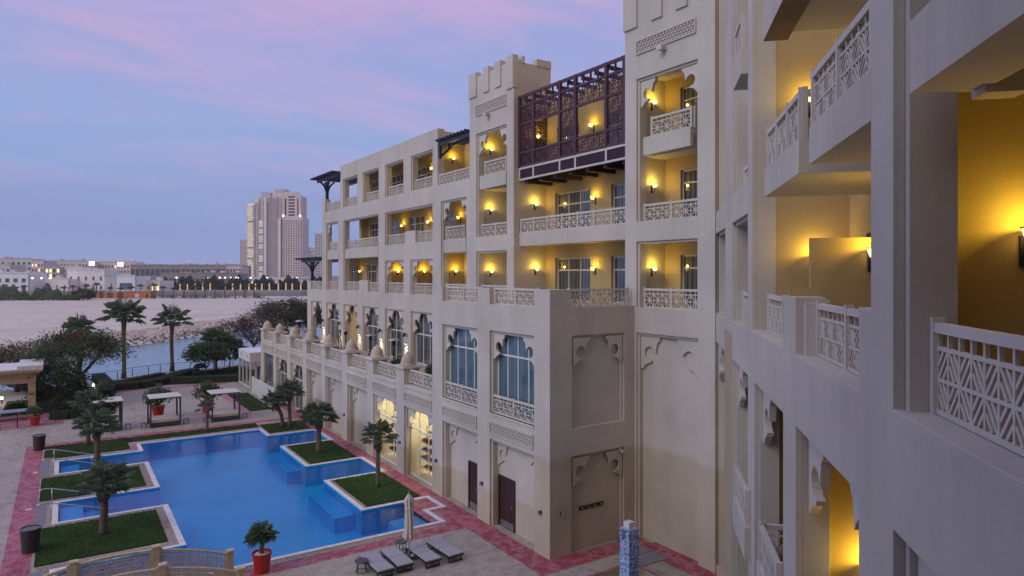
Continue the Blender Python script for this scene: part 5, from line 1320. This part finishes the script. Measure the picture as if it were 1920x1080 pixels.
b.box(52.45, 57.6, .46, .58, .0, .1); b.build('frame', M['wframe'], gp)
b = MB(); b.box(52.45, 57.6, .5, .53, .1, 2.74); b.box(57.63, 57.66, -2.9, .44, .1, 2.74); b.build('glazing', M['clear'], gp)
for u in (56.3, 53.4): b = MB(); b.lathe([(.02, -.16), (.12, -.1), (.15, 0), (.1, .12), (.02, .18)], (u, .625, 3.3), 10); b.v = [(x, .622 + (y - .625) * .15, z) for x, y, z in b.v]; b.build('wall_mark', M['dark'], gp)
for k in range(5): b = MB(); b.tube([(53 + k, -1.2, 0), (53 + k, -1.2, 1.7)], [.22, .16], 8); b.build('folded_chair', M['dark'], gp) if k % 2 else b.build('folded_seat', M['mattress'], gp)
sf = empty('slat_fence', (0, 0, 0)); tag(sf, 'white horizontal slat fence screening the lawn by the hotel', 'fence')
for k in range(4): u = 40.5 + k * 2.75; b = MB(); b.box(u - .2, u + .2, 1.0, 1.14, 0, 1.75); b.build('post', M['wframe'], sf)
for k in range(3):
    b = MB(); u0 = 40.7 + k * 2.75
    for j in range(11): b.box(u0, u0 + 2.35, 1.04, 1.1, .12 + j * .148, .21 + j * .148)
    b.build('slat_panel', M['wframe'], sf)
# promenade railing
fr_ = empty('promenade_railing', (0, 0, 0)); tag(fr_, 'dark metal railing along the promenade above the channel', 'railing')
line = [Vector(q) for q in SHORE]; b = MB(); pb = 0
for z in (1.02, .72, .45, .2): b.tube([q + Vector((-.3, 0, z)) for q in line], .028 if z > 1 else .012, 5)
b.build('rails', M['dark'], fr_, True)
for p, q in zip(line[:-1], line[1:]):
    L = (q - p).length; n = max(1, round(L / 1.55))
    if p.x > 90: continue
    for k in range(n):
        if pb > 95: break
        pb += 1; a = p.lerp(q, k / n) + Vector((-.3, 0, 0)); b = MB(); b.bar(a, a + Vector((0, 0, .8)), .07); b.bar(a + Vector((0, 0, .8)), a + Vector((.08, 0, 1.04)), .06); b.build('post', M['dark'], fr_)
# garden bollard lamps
for px, py, s in ((122.5, 741, 'left lit bollard lamp by the flame tree'), (175, 731.5, 'right lit bollard lamp before the hedge'), (3.5, 757, 'lit bollard lamp at the left edge beside the pavilion')):
    o = empty('bollard_lamp', site(px, py)); tag(o, s, 'bollard lamp', 'lit garden bollard lamps')
    b = MB(); b.lathe([(.07, 0), (.05, .05), (.05, .4)], n=10); b.build('post', M['black'], o); b = MB(); b.lathe([(.08, .4), (.11, .5), (.08, .62), (.02, .66)], n=12); b.build('globe', emit('bollard_globe', (1, .78, .42, 1), 6), o, True)
    l = bpy.data.objects.new('lamp_bulb', lamp_light(None, 22, (1, .7, .35))); l.location = (0, 0, .85); l.parent = o; COL.objects.link(l)

# ================================================================= FAR SHORE
FM = [simple('pale_block', (.62, .60, .62), .9, .1, .08), simple('grey_block', (.52, .51, .54), .9, .1, .1), simple('rose_block', (.72, .62, .61), .9, .1, .1), simple('white_block', (.82, .81, .83), .9, .1, .06), simple('far_glazing', (.13, .15, .19), .3, .2, .4), simple('raw_concrete', (.30, .28, .30), .95, .3, .2), simple('teal_glazing', (.06, .20, .22), .25, .2, .3)]
M['litwin'] = emit('far_lit_window', (1, .78, .36, 1), 1.1)
def fx(px, Y): return (px - 960) / FOC * Y
def fz(py, Y): return EYE - (py - 515) / FOC * Y
def block(x0, x1, yt, Y, label, mat=0, rows=3, cols=6, gz=4, depth=18, lit=0.0, cat='building', group=None, name='building', wf=.55, hf=.5, par=True):
    o = empty(name, wp(fx((x0 + x1) / 2, Y), Y, .5)); tag(o, label, cat, group)
    W = fx(x1, Y) - fx(x0, Y); H = fz(yt, Y) - .5
    mpf = lambda a, d, z: tuple(Vector((a * RT[0] + d * FW[0], a * RT[1] + d * FW[1], z)))
    cw, ch = W / cols, H / (rows + .4); holes = []
    for i in range(cols):
        for j in range(rows):
            holes.append((-W / 2 + cw * (i + .5 - wf / 2), -W / 2 + cw * (i + .5 + wf / 2), ch * (j + .25), ch * (j + .25 + hf)))
    mb = MB(); mb.wall([(-W / 2, W / 2, 0, H)], holes, 0, .8, mpf); mb.box(-W / 2, W / 2, 1.4, depth, 0, H - .3, mpf)
    if par: mb.box(-W / 2 - .3, W / 2 + .3, -.4, .0, H - .02, H + .5, mpf)
    mb.build('wall', FM[mat], o); mb = MB(); mb.box(-W / 2 + .02, W / 2 - .02, .85, 1.2, 0.02, H - .4, mpf); mb.build('glazing', FM[gz], o)
    if W > 14:
        mb = MB(); r_ = random.Random(int(x0 * 3 + Y))
        for k in range(int(W / 5)):
            a = r_.uniform(-W / 2 + 1, W / 2 - 4); e = r_.uniform(1.2, 3.6); mb.box(a, a + e, r_.uniform(2, 6), 7 + k * .03, H - .3 + k * .001, H + r_.uniform(.4, 2.4), mpf)
        mb.build_each('roof_plant', FM[(mat + 1) % 4], o)
    if lit:
        mb = MB(); r_ = random.Random(int(x0 * 7)); n = 0
        for a, b, z0, z1 in holes:
            if r_.random() < lit: mb.box(a, b, .6, .84, z0, z1, mpf); n += 1
        if n: mb.build_each('lit_window', M['litwin'], o)
    return o
block(-70, 20, 496, 560, 'pale flat roofed block at the left edge of the far shore', 0, 3, 9, lit=.1)
block(-40, 52, 512, 430, 'low white villa with dark ground floor openings at the left edge', 3, 2, 6)
block(0, 60, 485, 640, 'tall pale block with one greenish window bay behind the white villa', 0, 5, 6, lit=.12, gz=6)
block(58, 82, 489, 620, 'rose grey block with bright windows beside the greenish bay', 2, 5, 4, lit=.3, gz=6)
block(84, 112, 500, 560, 'block with tall greenish glass bays and warm lights', 1, 4, 4, lit=.35, wf=.75, hf=.7, gz=6)
block(112, 148, 500, 565, 'white apartment block with two rows of dark windows', 3, 4, 3, wf=.5)
block(82, 165, 489, 760, 'long pale roofline behind the apartment blocks', 0, 4, 14, lit=.1)
block(126, 196, 506, 450, 'white two storey villa with narrow upper windows', 3, 2, 5, wf=.3, hf=.42)
block(85, 128, 522, 440, 'low white annex wall left of the two storey villa', 3, 1, 3, wf=.2)
block(160, 255, 491, 780, 'long pinkish block behind the two bright floodlights', 2, 4, 16, lit=.12)
block(196, 221, 517, 440, 'pale blue grey shed with a plain side', 1, 1, 1, wf=.1)
block(219, 253, 517, 425, 'cream warehouse with a wide plain door', 3, 1, 1, wf=.7, hf=.55)
block(256, 300, 526, 440, 'low white building with a row of bright lamps', 3, 1, 5, lit=.5)
block(245, 452, 497, 620, 'long unfinished concrete frame building with open bays', 5, 2, 22, wf=.82, hf=.68, depth=24)
block(300, 450, 512, 600, 'low dark podium in front of the unfinished frame building', 5, 1, 18, wf=.8, hf=.6)
block(425, 452, 499, 615, 'scaffolded block with rose columns beside the towers', 2, 3, 5, wf=.7, hf=.7)
block(452, 560, 521, 860, 'white podium with arched openings under the twin towers', 3, 2, 18, lit=.15)
block(560, 600, 519, 840, 'low pale podium right of the twin towers', 0, 2, 8, lit=.2)
block(574, 600, 466, 1200, 'distant stepped pale palace block behind the hotel corner', 0, 8, 7, group=None)
block(590, 606, 438, 1100, 'narrow distant tower just left of the hotel corner', 0, 16, 3, group=None)
block(450, 464, 450, 1000, 'slim rose tower left of the twin towers', 2, 20, 4, wf=.5, hf=.5)
block(560, 575, 462, 980, 'rose tower wing right of the twin towers', 2, 18, 4)
# the twin towers
def floors(mb, x0, x1, z0, z1, d0, d1, n, fy=.38):
    h = (z1 - z0) / n
    for i in range(n): mb.box(x0, x1, d0, d1, z0 + i * h, z0 + (i + fy) * h, mpT)
YT = 900.0; KT = YT / FOC; mpT = lambda a, d, z: tuple(Vector(((a - 515) * KT * RT[0] + d * FW[0], (a - 515) * KT * RT[1] + d * FW[1], z)))
zt = lambda py: fz(py, YT) - .5
def tower_obj(label): o = empty('tall_block', wp(fx(515, YT), YT, .5)); return tag(o, label, 'tower', 'twin residential towers')
T1_ = tower_obj('left of the twin towers, pale grey with curved white balcony bands and warm lights')
b = MB(); b.box(463, 477, 0, 26, 0, zt(384), mpT); b.box(477, 490, 1, 26, 0, zt(370), mpT); b.box(490, 506, -1, 26, 0, zt(368), mpT); b.build('wall', FM[1], T1_)
b = MB(); floors(b, 463.2, 478, 2, zt(382), -2.2, -.02, 36); b.build('balcony', FM[3], T1_)
b = MB(); floors(b, 486, 494, 2, zt(414), -3.2, -1.02, 28); floors(b, 491, 496, zt(412), zt(374), -3.2, -1.02, 10); b.build('balcony', FM[3], T1_)
b = MB(); b.box(478.2, 485.5, -.8, .98, 0, zt(372), mpT); b.box(496.2, 500.5, -2.6, -1.02, 0, zt(371), mpT); b.build('pier', FM[3], T1_)
b = MB()
for x in (479.6, 483.2, 502.5): b.box(x, x + 1.3, -1.1 if x < 500 else -1.3, -.82 if x < 500 else -1.02, 4, zt(380), mpT)
b.build('glazing', FM[4], T1_)
b = MB(); b.box(487, 505, 4, 20, zt(368) + .02, zt(360), mpT); b.build('roof_plant', FM[1], T1_)
b = MB(); r_ = random.Random(3)
for i in range(36):
    h = (zt(382) - 2) / 36
    if r_.random() < .9: a = r_.uniform(463.4, 465); b.box(a, a + r_.uniform(8, 12), -.6, -.03, 2 + (i + .42) * h, 2 + (i + .9) * h, mpT)
    if i < 28 and r_.random() < .7: b.box(486.5, 493.5, -1.5, -1.03, 2 + (i + .45) * (zt(414) - 2) / 28, 2 + (i + .85) * (zt(414) - 2) / 28, mpT)
b.build_each('lit_window', emit('tower_lights', (1, .84, .55, 1), .34), T1_)
M['towerglass'] = simple('tower_glazing', (.05, .05, .07), .3)
T2_ = tower_obj('right of the twin towers, rose coloured with a rounded stepped top')
b = MB(); b.wall([(531, 568, 0, zt(407))], [(532.2 + i * 4.6, 534.6 + i * 4.6, 3 + j * 3.25, 4.9 + j * 3.25) for i in range(8) for j in range(int((zt(407) - 4) / 3.25))], -2, 0, mpT); b.box(531, 568, .5, 26, 0, zt(407) - .5, mpT)
b.wall([(530, 565, zt(407) - .5, zt(366)), (533, 561, zt(366), zt(360))], [(541 + 0 * i, 553, zt(405) + j * 4.0, zt(405) + j * 4.0 + 2.2) for i in range(1) for j in range(7)] + [(534, 537.5, zt(404), zt(372)), (557.5, 560, zt(404), zt(372))], -1, 1, mpT); b.box(530, 565, 1.5, 24, zt(407) - .5, zt(367), mpT)
b.build('wall', FM[2], T2_)
b = MB(); b.box(531.2, 567.8, .02, .45, 1, zt(407) - 1, mpT); b.box(530.5, 564.5, 1.02, 1.45, zt(407), zt(368), mpT); b.build('glazing', M['towerglass'], T2_)
b = MB(); b.box(507, 530.9, 1, 26, 0, zt(372), mpT); b.box(509, 530, 3, 24, zt(372), zt(362), mpT); b.build('side_wall', FM[2], T2_)
b = MB(); floors(b, 506.6, 521, 2, zt(366), -1.6, .98, 40, .42); floors(b, 524.5, 530, zt(405), zt(366), -1.2, .98, 10, .42); b.build('balcony', FM[0], T2_)
b = MB(); b.box(521.2, 526.5, -.8, .98, 0, zt(410), mpT); b.build('pier', FM[3], T2_); b = MB(); b.box(527.2, 530, -.6, .98, 2, zt(410), mpT); b.build('glazing', FM[4], T2_)
b = MB(); b.box(514, 534, 4, 20, zt(362) + .03, zt(354), mpT); b.build('roof_plant', FM[1], T2_)
for px in (531, 563.5):
    b = MB(); b.box(px, px + 1.4, -2.6, -2.02, zt(407), zt(403), mpT); b.build('corner_light', emit('tower_beacon', (1, .9, .8, 1), 3), T2_)
# floodlight screens
for px, yt, s in ((172, 491, 'larger white glowing advertising screen on the far roofs'), (226, 492.5, 'smaller white glowing advertising screen on the far roofs')):
    Y = 700; o = empty('light_screen', wp(fx(px, Y), Y, fz(yt + 7, Y))); tag(o, s, 'lit screen', 'glowing screens on the far shore')
    mpf = lambda a, d, z: tuple(Vector((a * RT[0] + d * FW[0], a * RT[1] + d * FW[1], z)))
    k = Y / FOC; b = MB(); b.box(-5.3 * k, 5.3 * k, -.1, 0, 0, 8 * k, mpf); b.build('panel', emit('screen_white', (1, .97, 1, 1), 2.2), o); b = MB()
    for a in (-2.5, 2.5): b.box(a * k - .3, a * k + .3, .02, .6, -9 * k, 8 * k, mpf)
    b.build('mast', FM[1], o)
# pillar row with painted lamplight, tree belt, huts, date palms
GP = 'lamp-lit pillars along the far promenade'
M['pillar'] = emit('lit_pillar', (1, .62, .18, 1), .45)  # emission stands in for lamplight falling on the shafts
mb = MB(); mb.box(-.75, .75, -.75, .75, 0, .5); pb_ = mb.mesh('base', FM[1]); mb = MB(); mb.lathe([(.7, .5), (.62, 2), (.5, 4.8), (.3, 5.1)], n=8); ps_ = mb.mesh('shaft', M['pillar'])
for k, px in enumerate((311.5, 337.5, 351.5, 366, 380, 394, 422, 436, 451, 467, 479, 491, 505, 522, 536, 548, 564)):
    o = empty('lit_pillar', wp(fx(px, 462), 462, 1.2)); tag(o, 'slim amber lit pillar standing in the row before the far tree belt', 'lit pillar', GP); inst('base', pb_, o); inst('shaft', ps_, o, sc=(.62, .62, rng.uniform(.9, 1.05)))
mb = MB(); r_ = random.Random(77)
for k in range(16000):
    px = r_.uniform(306, 620); Y = r_.uniform(470, 500); zt_ = 7.5 + 2.2 * math.sin(px * .13) + 1.5 * math.sin(px * .41); x, y, _ = wp(fx(px, Y), Y)
    if px < 330 and r_.random() < .5: continue
    leaf_quad(mb, Vector((x, y, 1 + r_.random() ** .8 * zt_)), r_.uniform(.5, 1.0), r_)
tag(mb.build('tree_belt', M['far_leaf'], fix=False), 'dark belt of trees along the far promenade', 'trees', kind='stuff')
mb = MB()
for k in range(9000):
    px = r_.uniform(-60, 150); Y = 330 - 25 * r_.random() - max(0, 40 - px) * .1; hh = 4.5 + 2 * math.sin(px * .09) + 1.2 * math.sin(px * .3); hh *= 1 if px < 128 else .5
    x, y, _ = wp(fx(px, Y), Y); leaf_quad(mb, Vector((x, y, .4 + r_.random() * hh)), r_.uniform(.3, .6), r_)
tag(mb.build('scrub', [M['leaf']], fix=False), 'green scrub at the far edge of the sand on the left', 'scrub', kind='stuff')
tree(wp(fx(156, 312), 312, .4), 5.2, 5.5, 2.6, 61, 'lone green bush in front of the left orange hut on the sand', mats=('leaf', 'hedgetop'), nl=3000, ls=.38, trunk=.2, fork=.15, clumps=40, cut=-.9)
M['orange'] = simple('orange_timber_wall', (.44, .17, .07), .8, .6, .2, scale=(3, 3, .3))
for x0, x1, s in ((129, 186, 'left long orange timber hut on the far sand'), (231, 283, 'right long orange timber hut with a pale disc on its wall'), (194, 201, 'small orange kiosk between the two long huts'), (213, 221, 'second small orange kiosk beside the right long hut')):
    Y = 335; o = empty('timber_hut', wp(fx((x0 + x1) / 2, Y), Y, .4)); tag(o, s, 'hut', 'orange huts on the far sand'); W = fx(x1, Y) - fx(x0, Y)
    mpf = lambda a, d, z: tuple(Vector((a * RT[0] + d * FW[0], a * RT[1] + d * FW[1], z)))
    b = MB(); H = 3.5 if x1 - x0 > 20 else 2.9
    b.wall([(-W / 2, W / 2, 0, H)], [(W / 2 - 2.4, W / 2 - 1.5, 0.0, 2.2)] if W > 5 else [], 0, .2, mpf); b.box(-W / 2, W / 2, .9, 5, 0, H - .1, mpf); b.build('wall', M['orange'], o)
    b = MB(); b.box(-W / 2 - .2, W / 2 + .2, -.3, 5.2, H, H + .18, mpf); b.build('roof', FM[1], o)
    if x0 == 231: b = MB(); b.lathe([(1.1, -.03), (1.1, .03)], (0, 0, 0), 20); b.v = [mpf(x - .0, -.08 + z, y + 1.3) for x, y, z in b.v]; b.build('disc', FM[0], o)
# young date palms in a row: one model, copied
o = empty('date_palm', (0, 0, 0)); tag(o, 'young bundled date palm with a bare brown trunk on the far sand', 'palm tree', 'young date palms in rows on the far sand')
b = MB(); b.tube([(0, 0, 0), (.1, 0, 3), (.1, .1, 5.6)], [.34, .28, .26], 6); b.build('trunk', M['palmbark'], o)
b = MB(); r_ = random.Random(9)
for k in range(46):
    a = r_.uniform(0, 6.28); e = r_.uniform(.25, 1.35); L = r_.uniform(1.6, 2.5); p = Vector((.1, .1, 5.5)); d = Vector((math.cos(a) * math.cos(e), math.sin(a) * math.cos(e), math.sin(e))); q = p + d * L; s_ = d.orthogonal().normalized() * .16
    b.add([p, p + d * L * .5 - s_, q - Vector((0, 0, .25 * L * math.cos(e))), p + d * L * .5 + s_], [(0, 1, 2), (0, 2, 3)])
b.build('crown', M['olive'], o, False, False)
SP = [(8, 350), (31, 345), (45, 356), (120, 342), (136, 345), (163, 340), (181, 346), (206, 350), (225, 330), (246, 342), (264, 352), (288, 338), (305, 338), (326, 332), (345, 336), (366, 334), (385, 340), (403, 336), (422, 338), (441, 334), (457, 340), (461, 332), (476, 345)]
for i, (px, Y) in enumerate(SP):
    if i == 0: o.location = wp(fx(px, Y), Y, .4)
    else: dup(o, wp(fx(px, Y), Y, .4), px * 1.7, None, (1, 1, rng.uniform(.75, 1.15)))
# ribbons of low dark shrubs and sun shades on the far sand
mb = MB(); r_ = random.Random(15)
for c_ in range(60):
    px = r_.uniform(285, 500); Y = r_.uniform(328, 350); x, y, _ = wp(fx(px, Y), Y)
    for k in range(40): leaf_quad(mb, Vector((x + r_.gauss(0, .8), y + r_.gauss(0, .8), .5 + abs(r_.gauss(0, .9)))), .3, r_)
tag(mb.build('shrubs', M['olive'], fix=False), 'low dry shrubs scattered on the far sand', 'shrubs', kind='stuff')
# street lamps
b = MB(); b.tube([(0, 0, 0), (0, 0, 7.5), (0, 0, 9)], [.12, .1, .08], 6); sp_ = b.mesh('pole', FM[1]); b = MB(); b.lathe([(.1, 8.9), (.55, 9.1), (.55, 9.5), (.1, 9.8)], n=8); sg_ = b.mesh('lamp_head', emit('street_glow', (1, .88, .65, 1), 5))
for px, Y in ((264, 520), (278, 520), (331, 505), (401, 505), (412, 505), (422, 505), (433, 505), (443, 505), (389, 480), (446, 480), (470, 490), (500, 490), (556, 480), (586, 500), (61, 420), (78, 420), (94, 420)):
    o = empty('street_lamp', wp(fx(px, Y), Y, .5)); tag(o, 'distant lit street lamp shining along the far shore', 'street lamp', 'lit street lamps of the far shore'); inst('pole', sp_, o); inst('lamp_head', sg_, o)

# ================================================================= AIR
t = NT('haze'); vol = t.n('VolumePrincipled'); vol.inputs['Density'].default_value = .0002; vol.inputs['Color'].default_value = (.86, .88, .96, 1); vol.inputs['Anisotropy'].default_value = .1
t.t.nodes.remove(t.b); t.l(vol.outputs[0], t.out.inputs['Volume'])
mb = MB(); c0 = [wp(x, y, 0)[:2] for x, y in ((-1700, -60), (1700, -60), (1700, 1750), (-1700, 1750))]
mb.add([(x, y, z) for z in (-7, 190) for x, y in c0], [(3, 2, 1, 0), (4, 5, 6, 7), (0, 1, 5, 4), (1, 2, 6, 5), (2, 3, 7, 6), (3, 0, 4, 7)])
tag(mb.build('haze', t.mat), 'faint dusk haze over the channel and the far shore', 'haze', kind='stuff')
